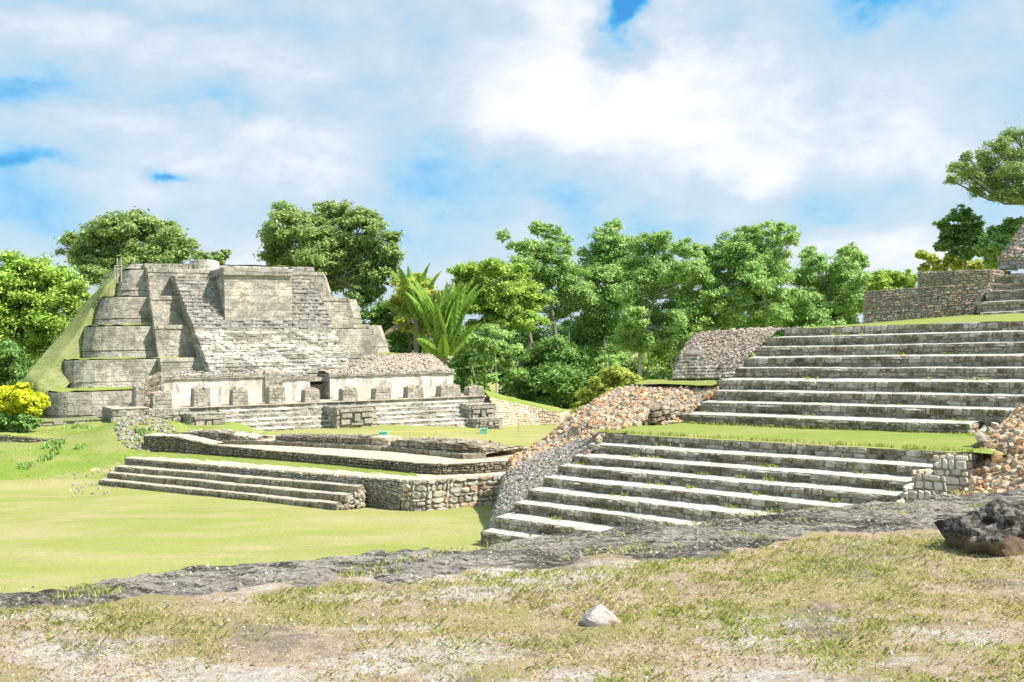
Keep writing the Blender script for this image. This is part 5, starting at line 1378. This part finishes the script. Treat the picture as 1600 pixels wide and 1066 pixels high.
def tree(name, label, cat, Y, lobes, n, size, mat, trunk, group=None, barkm=None, tr=.25, flat=.75, clump=38, sig=.16, seed=0, zbase=None):
    """lobes: (px, py, radius px, depth offset m); trunk: pixel points from the ground up"""
    Y = Y * KD; sc = Y / FOC
    grow = 1.22 if group else 1.1
    cs = [(PY(x, y + r * .12, Y + dy * 1.3), r * sc * grow) for (x, y, r, dy) in lobes]; n = int(n * 1.9); size *= .86
    bx, by = trunk[0]; base = PY(bx, by, Y)
    gz = ground_h(base[0], base[1]) if zbase is None else zbase
    base = Z(base, min(base[2], gz) if zbase is None else zbase)
    root = empty(name, tuple(base), label, cat, group)
    mesh_quads('crown', leaf_cloud(cs, n, size, flat, clump, sig), 4, mat, root)
    m = MB(); tp = [base] + [PY(x, y, Y) for x, y in trunk[1:]]
    n_ = len(tp); tube(m, tp, [tr * (1 - .55 * i / max(1, n_ - 1)) * (1.35 if i == 0 else 1) for i in range(n_)], 8)
    top = tp[-1]
    for c, r in cs:
        j = tp[-1] if n_ < 3 or c[2] > tp[-1][2] - 1 else tp[-2]
        q = j * .45 + c * .55 + np.array([random.uniform(-.3, .3), random.uniform(-.3, .3), -.12 * np.linalg.norm(c - j)])
        tube(m, [j - (0, 0, .1), q, c, c + unit(c - q) * r * .5], [tr * .42, tr * .28, tr * .14, tr * .04], 5)
        for _ in range(4):
            e = unit(RNG.normal(size=3) + (0, 0, .5)) * r * .85; tube(m, [q * .3 + c * .7, c + e * .5, c + e], [tr * .12, tr * .07, .015], 4)
    m.build('trunk', barkm or M_BARK, root)
    return root
def lob(L_, jd=2.0): return [(x, y, r, random.uniform(-jd, jd)) for x, y, r in L_]
random.seed(11)
GB = 'broadleaf trees behind the ruins'
tree('broadleaf_tree', 'large bright green tree at the left edge beside the grassy slope', 'tree', 74, lob([(20, 428, 36), (58, 432, 34), (88, 437, 28), (112, 460, 24), (10, 470, 42), (55, 480, 42), (95, 492, 34), (30, 520, 40), (70, 530, 34), (105, 520, 18), (-40, 450, 45), (-30, 520, 45), (122, 445, 12)]), 30000, .24, M_LB, [(40, 640), (35, 590), (30, 540), (28, 500)], GB, tr=.45)
tree('small_tree', 'dark green low tree under the bright tree at the left edge', 'tree', 66, lob([(15, 575, 26), (40, 592, 18), (55, 575, 14), (-10, 560, 34), (10, 545, 20)]), 6500, .2, M_LD, [(15, 640), (15, 600)], GB, tr=.2)
tree('broadleaf_tree', 'rounded olive-green tree rising behind the left shoulder of the pyramid', 'tree', 100, lob([(128, 384, 26), (150, 362, 22), (178, 352, 24), (212, 348, 24), (244, 356, 24), (270, 372, 26), (292, 388, 16), (140, 405, 24), (180, 392, 32), (225, 388, 34), (262, 404, 26), (200, 415, 28), (155, 425, 25), (235, 425, 25), (112, 372, 12)]), 26000, .27, M_LO, [(205, 560), (205, 470), (207, 430)], GB, tr=.4)
tree('small_tree', 'small thin treetop showing over the middle of the pyramid top', 'tree', 97, lob([(318, 404, 14), (342, 402, 11), (352, 396, 7), (330, 412, 12)]), 2200, .24, M_LO, [(330, 560), (330, 430)], GB, tr=.15)
tree('broadleaf_tree', 'big round olive tree rising behind the right shoulder of the pyramid', 'tree', 92, lob([(438, 352, 24), (452, 330, 20), (430, 378, 18), (480, 352, 28), (508, 332, 22), (545, 330, 20), (520, 360, 30), (565, 348, 24), (592, 372, 24), (610, 396, 18), (450, 395, 30), (500, 395, 34), (555, 388, 34), (590, 418, 26), (545, 425, 30), (510, 430, 26), (578, 446, 20), (608, 428, 14), (470, 420, 26), (560, 462, 18)]), 34000, .26, M_LO, [(520, 640), (520, 520), (515, 440)], GB, tr=.5)
tree('broadleaf_tree', 'bright lime tree with flat layered crown right of the palm', 'tree', 84, lob([(742, 424, 22), (770, 418, 20), (722, 420, 16), (800, 425, 22), (752, 448, 26), (790, 452, 26), (728, 446, 20), (820, 450, 22), (770, 478, 26), (808, 480, 24), (738, 476, 20), (838, 470, 18), (790, 502, 22), (828, 500, 20), (750, 505, 16)]), 24000, .22, M_LB, [(806, 640), (809, 590), (816, 560), (830, 535), (822, 500)], GB, tr=.38, flat=.55)
tree('broadleaf_tree', 'tall loose-crowned tree with a bare top branch left of centre', 'tree', 92, lob([(788, 366, 9), (803, 383, 10), (840, 356, 13), (862, 362, 14), (880, 375, 12), (825, 384, 14), (850, 392, 18), (878, 398, 18), (818, 410, 18), (850, 420, 24), (885, 425, 24), (900, 455, 24), (860, 450, 26), (880, 485, 24)]), 14000, .22, M_LM, [(880, 640), (870, 540), (858, 450), (845, 400)], GB, tr=.3, clump=26, sig=.18)
tree('broadleaf_tree', 'tall grey-green tree with narrow peak left of the forked trunk', 'tree', 97, lob([(958, 352, 13), (945, 372, 20), (968, 378, 20), (925, 395, 20), (950, 405, 28), (980, 400, 24), (915, 425, 24), (948, 440, 32), (985, 440, 26), (920, 465, 28), (955, 480, 32), (925, 505, 28), (965, 520, 30), (935, 545, 28), (970, 560, 28)]), 24000, .24, M_LM, [(940, 650), (945, 540), (950, 440)], GB, tr=.35)
tree('broadleaf_tree', 'broad pale-leaved tree with forked trunk in front of the forest', 'tree', 84, lob([(1005, 378, 20), (1028, 370, 16), (1045, 392, 22), (1075, 388, 18), (1098, 398, 16), (1000, 412, 26), (1035, 425, 30), (1075, 422, 28), (1098, 435, 18), (1000, 455, 28), (1045, 462, 30), (1085, 465, 26), (990, 495, 22), (1030, 500, 30), (1072, 505, 26), (1100, 490, 16), (1010, 530, 22), (1045, 535, 22)]), 30000, .20, M_LM, [(1001, 610), (999, 570), (1001, 545), (1010, 510), (1025, 460)], GB, tr=.26, barkm=M_BARKP, clump=30)
tree('broadleaf_tree', 'round-topped mid green tree with two pale stems above the corner wall', 'tree', 84, lob([(1140, 382, 20), (1165, 368, 18), (1192, 360, 16), (1222, 362, 18), (1238, 374, 11), (1132, 405, 22), (1165, 400, 30), (1205, 392, 24), (1130, 435, 26), (1175, 435, 32), (1215, 425, 20), (1120, 465, 20), (1155, 470, 28), (1198, 462, 28), (1225, 462, 16), (1142, 495, 16), (1215, 490, 18)]), 26000, .21, M_LM, [(1198, 545), (1200, 500), (1194, 470), (1185, 430)], GB, tr=.26, barkm=M_BARKP)
m_ = MB()
tree('broadleaf_tree', 'double-peaked green tree between the round-topped tree and the long retaining wall', 'tree', 90, lob([(1266, 396, 14), (1275, 412, 18), (1326, 390, 15), (1335, 405, 18), (1315, 415, 18), (1255, 432, 18), (1290, 435, 24), (1330, 435, 24), (1258, 465, 26), (1300, 468, 30), (1338, 468, 24), (1270, 498, 26), (1320, 498, 28), (1240, 492, 22)]), 20000, .22, M_LM, [(1295, 560), (1295, 500), (1297, 450)], GB, tr=.3)
tree('small_tree', 'low bright green treetop above the left end of the long retaining wall', 'tree', 92, lob([(1368, 438, 16), (1388, 432, 15), (1408, 432, 14), (1425, 440, 12), (1375, 458, 20), (1355, 475, 18), (1400, 455, 16)]), 8000, .22, M_LB, [(1385, 560), (1385, 480)], GB, tr=.2)
tree('broadleaf_tree', 'dark glossy rounded tree in the middle of the forest edge', 'tree', 82, lob([(862, 548, 30), (840, 565, 26), (885, 565, 30), (830, 595, 28), (868, 595, 34), (905, 590, 28), (845, 625, 26), (890, 625, 28)]), 17000, .24, M_LD, [(865, 660), (865, 600)], GB, tr=.25)
tree('slender_tree', 'slender open tree with pale stems left of the dark rounded tree', 'tree', 79, lob([(765, 512, 12), (785, 520, 14), (745, 530, 14), (770, 540, 18), (800, 545, 16), (755, 560, 16), (782, 568, 18), (805, 580, 14), (765, 588, 14)]), 5500, .22, M_LM, [(777, 640), (776, 600), (774, 560), (772, 530)], GB, tr=.13, barkm=M_BARKP, flat=.4)
tree('slender_tree', 'thin pale-stemmed sapling right of the palm', 'tree', 81, lob([(735, 560, 12), (748, 575, 12), (725, 580, 12)]), 1800, .2, M_LD, [(748, 635), (742, 590), (736, 565)], GB, tr=.08, barkm=M_BARKP, flat=.5)
tree('broadleaf_tree', 'yellow-green low tree half hidden left of the palm', 'tree', 88, lob([(640, 450, 22), (628, 470, 18), (655, 440, 16), (665, 460, 20), (620, 500, 22), (645, 495, 24)]), 9000, .22, M_LL, [(640, 620), (640, 520)], GB, tr=.2)
tree('broadleaf_tree', 'dark leafy tree behind the right end of the pyramid tiers', 'tree', 90, lob([(600, 480, 14), (585, 495, 18), (610, 515, 22), (640, 530, 26), (625, 555, 20), (600, 500, 14), (655, 560, 22)]), 9000, .24, M_LD, [(620, 620), (620, 530)], GB, tr=.2)
# undergrowth and the forest mass behind (nobody could count these)
lobs = []
for i in range(46):
    x = random.uniform(600, 1470); y = random.uniform(480, 605) if x < 1000 else random.uniform(455, 560)
    if 895 < x < 925 and 470 < y < 520: continue
    lobs.append((x, y, random.uniform(24, 38), random.uniform(6, 14)))
for i in range(24): lobs.append((random.uniform(-60, 130), random.uniform(520, 620), random.uniform(20, 34), random.uniform(-6, 6)))
for i in range(26): lobs.append((random.uniform(700, 960), random.uniform(590, 640), random.uniform(12, 22), random.uniform(-9, -3)))
for i in range(44): lobs.append((random.uniform(690, 1350), random.uniform(440, 560) if random.random() < .5 else random.uniform(500, 590), random.uniform(22, 34), random.uniform(2, 14)))
lobs = [l for l in lobs if not (893 < l[0] < 925 and 465 < l[1] < 512)]
Yf = 94 * KD; cs = [(PY(x, y, Yf + dy), r * Yf / FOC) for x, y, r, dy in lobs]
tag(mesh_quads('forest_undergrowth', leaf_cloud(cs, 105000, .31, .8, 30, .2), 4, M_LD), kind='stuff')
lobs = [(random.uniform(960, 1350), random.uniform(500, 590), random.uniform(16, 26), random.uniform(-6, 2)) for _ in range(34)] + [(random.uniform(905, 1075), random.uniform(560, 612), random.uniform(15, 22), random.uniform(2, 8)) for _ in range(22)] + [(random.uniform(640, 740), random.uniform(545, 600), random.uniform(16, 24), random.uniform(4, 9)) for _ in range(12)]
cs = [(PY(x, y, 88 * KD + dy), r * 88 * KD / FOC) for x, y, r, dy in lobs]
tag(mesh_quads('shrub_layer', leaf_cloud(cs, 36000, .24, .8, 30, .2), 4, M_LM), kind='stuff')
mb = MB()
for i in range(46):
    x = random.choice([random.uniform(640, 1000), random.uniform(0, 120), random.uniform(960, 1340)])
    p = PY(x, 640, (random.uniform(83, 96)) * KD); g = ground_h(p[0], p[1]); h = random.uniform(5, 9); lx = random.uniform(-1, 1)
    tube(mb, [Z(p, g - .2), Z(p + (lx * .4, 0, 0), g + h * .5), Z(p + (lx, 0, 0), g + h)], [random.uniform(.08, .18), .08, .05], 6)
tag(mb.build('forest_stems', M_BARKP), kind='stuff')

tree('shrub', 'pale yellow-green feathery shrub behind the orange rubble flank', 'shrub', 43, lob([(952, 590, 15), (972, 584, 13), (935, 604, 16), (918, 620, 15), (990, 594, 10), (960, 580, 10), (960, 618, 17), (905, 638, 11), (985, 603, 11), (945, 640, 14), (975, 625, 14)], .5), 17000, .10, M_LL, [(945, 680), (945, 640)], tr=.06, flat=.8, clump=60, sig=.2, zbase=1.0)
tree('shrub', 'bright yellow shrub at the left edge before the pyramid', 'shrub', 50, lob([(12, 614, 20), (35, 618, 20), (55, 625, 17), (20, 636, 20), (50, 640, 16), (-20, 620, 26), (66, 632, 8), (35, 604, 10)], .6), 9000, .17, M_LY, [(30, 678), (30, 650)], tr=.1, flat=.6, clump=30)
tree('shrub', 'dark green shrub under the yellow shrub at the left edge', 'shrub', 49.5, lob([(10, 655, 18), (35, 658, 15), (52, 660, 10), (-15, 655, 22)], .5), 6000, .15, M_LD, [(25, 680), (25, 662)], tr=.08)
tree('broadleaf_tree', 'tree spreading feathery branches in from the top right edge', 'tree', 52, lob([(1592, 212, 17), (1560, 226, 15), (1538, 243, 13), (1500, 262, 14), (1484, 280, 9), (1520, 280, 16), (1550, 272, 17), (1585, 262, 17), (1565, 300, 14), (1598, 298, 17), (1615, 235, 24), (1640, 275, 30), (1660, 210, 40), (1700, 260, 50), (1510, 245, 9), (1530, 300, 9), (1545, 255, 14), (1575, 240, 15), (1515, 265, 13), (1560, 285, 15), (1590, 282, 15)], 1.2), 30000, .10, M_LO, [(1700, 430), (1690, 360), (1660, 330), (1625, 315)], GB, tr=.3, clump=20, sig=.24, zbase=8.5)
tree('broadleaf_tree', 'small dark round tree above the upper walls at the right', 'tree', 55, lob([(1500, 333, 13), (1480, 350, 14), (1515, 350, 17), (1495, 368, 18), (1525, 370, 15), (1478, 380, 13), (1505, 393, 15), (1535, 388, 12)], .8), 9500, .14, M_LD, [(1510, 450), (1508, 410), (1506, 380)], GB, tr=.14, clump=30, zbase=8.5)
tree('shrub', 'dark green bush against the ruined peak at the right edge', 'shrub', 53, lob([(1560, 362, 16), (1582, 350, 15), (1545, 385, 17), (1572, 385, 20), (1598, 360, 16), (1555, 405, 16), (1580, 405, 14)], .8), 8500, .14, M_LM, [(1565, 450), (1565, 410)], tr=.1, zbase=8.5)
tree('shrub', 'bright lime bush on the skyline above the orange-brown wall', 'shrub', 57, lob([(1440, 398, 9), (1455, 403, 10), (1470, 415, 12), (1500, 412, 14), (1525, 415, 13), (1485, 402, 9), (1445, 418, 8)], .8), 5500, .13, M_LL, [(1490, 460), (1490, 425)], tr=.08, zbase=8.5)

# palm with long upright fronds
def palm(label, cx, cy, Y, nf, Lm, mat, seed, dead=0):
    random.seed(seed); Y = Y * KD; c = PY(cx, cy, Y); Y0 = Y; g = ground_h(c[0], c[1])
    root = empty('palm_tree', (c[0], c[1], g), label, 'palm tree')
    m = MB(); tube(m, [(c[0], c[1], g - .2), (c[0], c[1], (g + c[2]) / 2), tuple(c)], [.32, .28, .34], 9); m.build('trunk', M_BARK, root)
    for f in range(nf + dead):
        isd = f >= nf
        az_ = f * 2.399 + random.uniform(-.2, .2); up = random.uniform(1.2, 1.52) if not isd else random.uniform(-.2, .25)
        low_ = f > nf * .75 and not isd
        if low_: up = random.uniform(.5, .95)
        L_ = Lm * random.uniform(.8, 1.1) * (.7 if low_ else 1) * (.75 if isd else 1)
        h = np.array([math.cos(az_), math.sin(az_), 0]); pts = []; p = c.copy(); ang = up; n = 16
        for i in range(n + 1):
            pts.append(p.copy()); d = h * math.cos(ang) + np.array([0, 0, math.sin(ang)]); p = p + d * L_ / n; ang -= (.018 + .11 * (i / n) ** 2) * (1.0 if not isd else 1.3)
        fr = MB(); tube(fr, pts, [.07 * (1 - .85 * i / n) + .008 for i in range(n + 1)], 5)
        fo = fr.build('frond', M_BARKP if isd else mat, root)
        V = []
        for i in range(2, n):
            for q in range(5):
                t = i + q / 5; k0 = int(t); fct = t - k0
                if k0 >= n: continue
                P = pts[k0] * (1 - fct) + pts[k0 + 1] * fct; d = unit(pts[k0 + 1] - pts[k0]); s = unit(np.cross(d, h + (0, 0, .01))) if abs(np.dot(d, h)) < .999 else np.array([-h[1], h[0], 0])
                s = np.array([-h[1], h[0], 0])
                ll = L_ * .115 * math.sin(math.pi * min(1, (t / n) * .85 + .12)) * random.uniform(.85, 1.1)
                for sg in (-1, 1):
                    e = unit(s * sg + d * .75 + (0, 0, -.35)); tip = P + e * ll + (0, 0, -ll * .9); mid_ = P + e * ll * .55 + (0, 0, -ll * .08)
                    w_ = d * .022
                    V.append([P - w_, P + w_, mid_ + w_, tip]); V.append([P - w_, mid_ + w_, tip, mid_ - w_])
        V = np.array(V); mesh_quads('leaflets', V[:, :4], 4, M_PDEAD if isd else mat, fo)
    return root
palm('tall cohune-like palm with long upright fronds right of the pyramid', 694, 560, 78, 30, 8.4, M_PALM, 5, dead=0)
palm('smaller palm whose frond tips show over the yellow-green tree', 650, 500, 86, 11, 7.0, M_PALM, 9, dead=2)
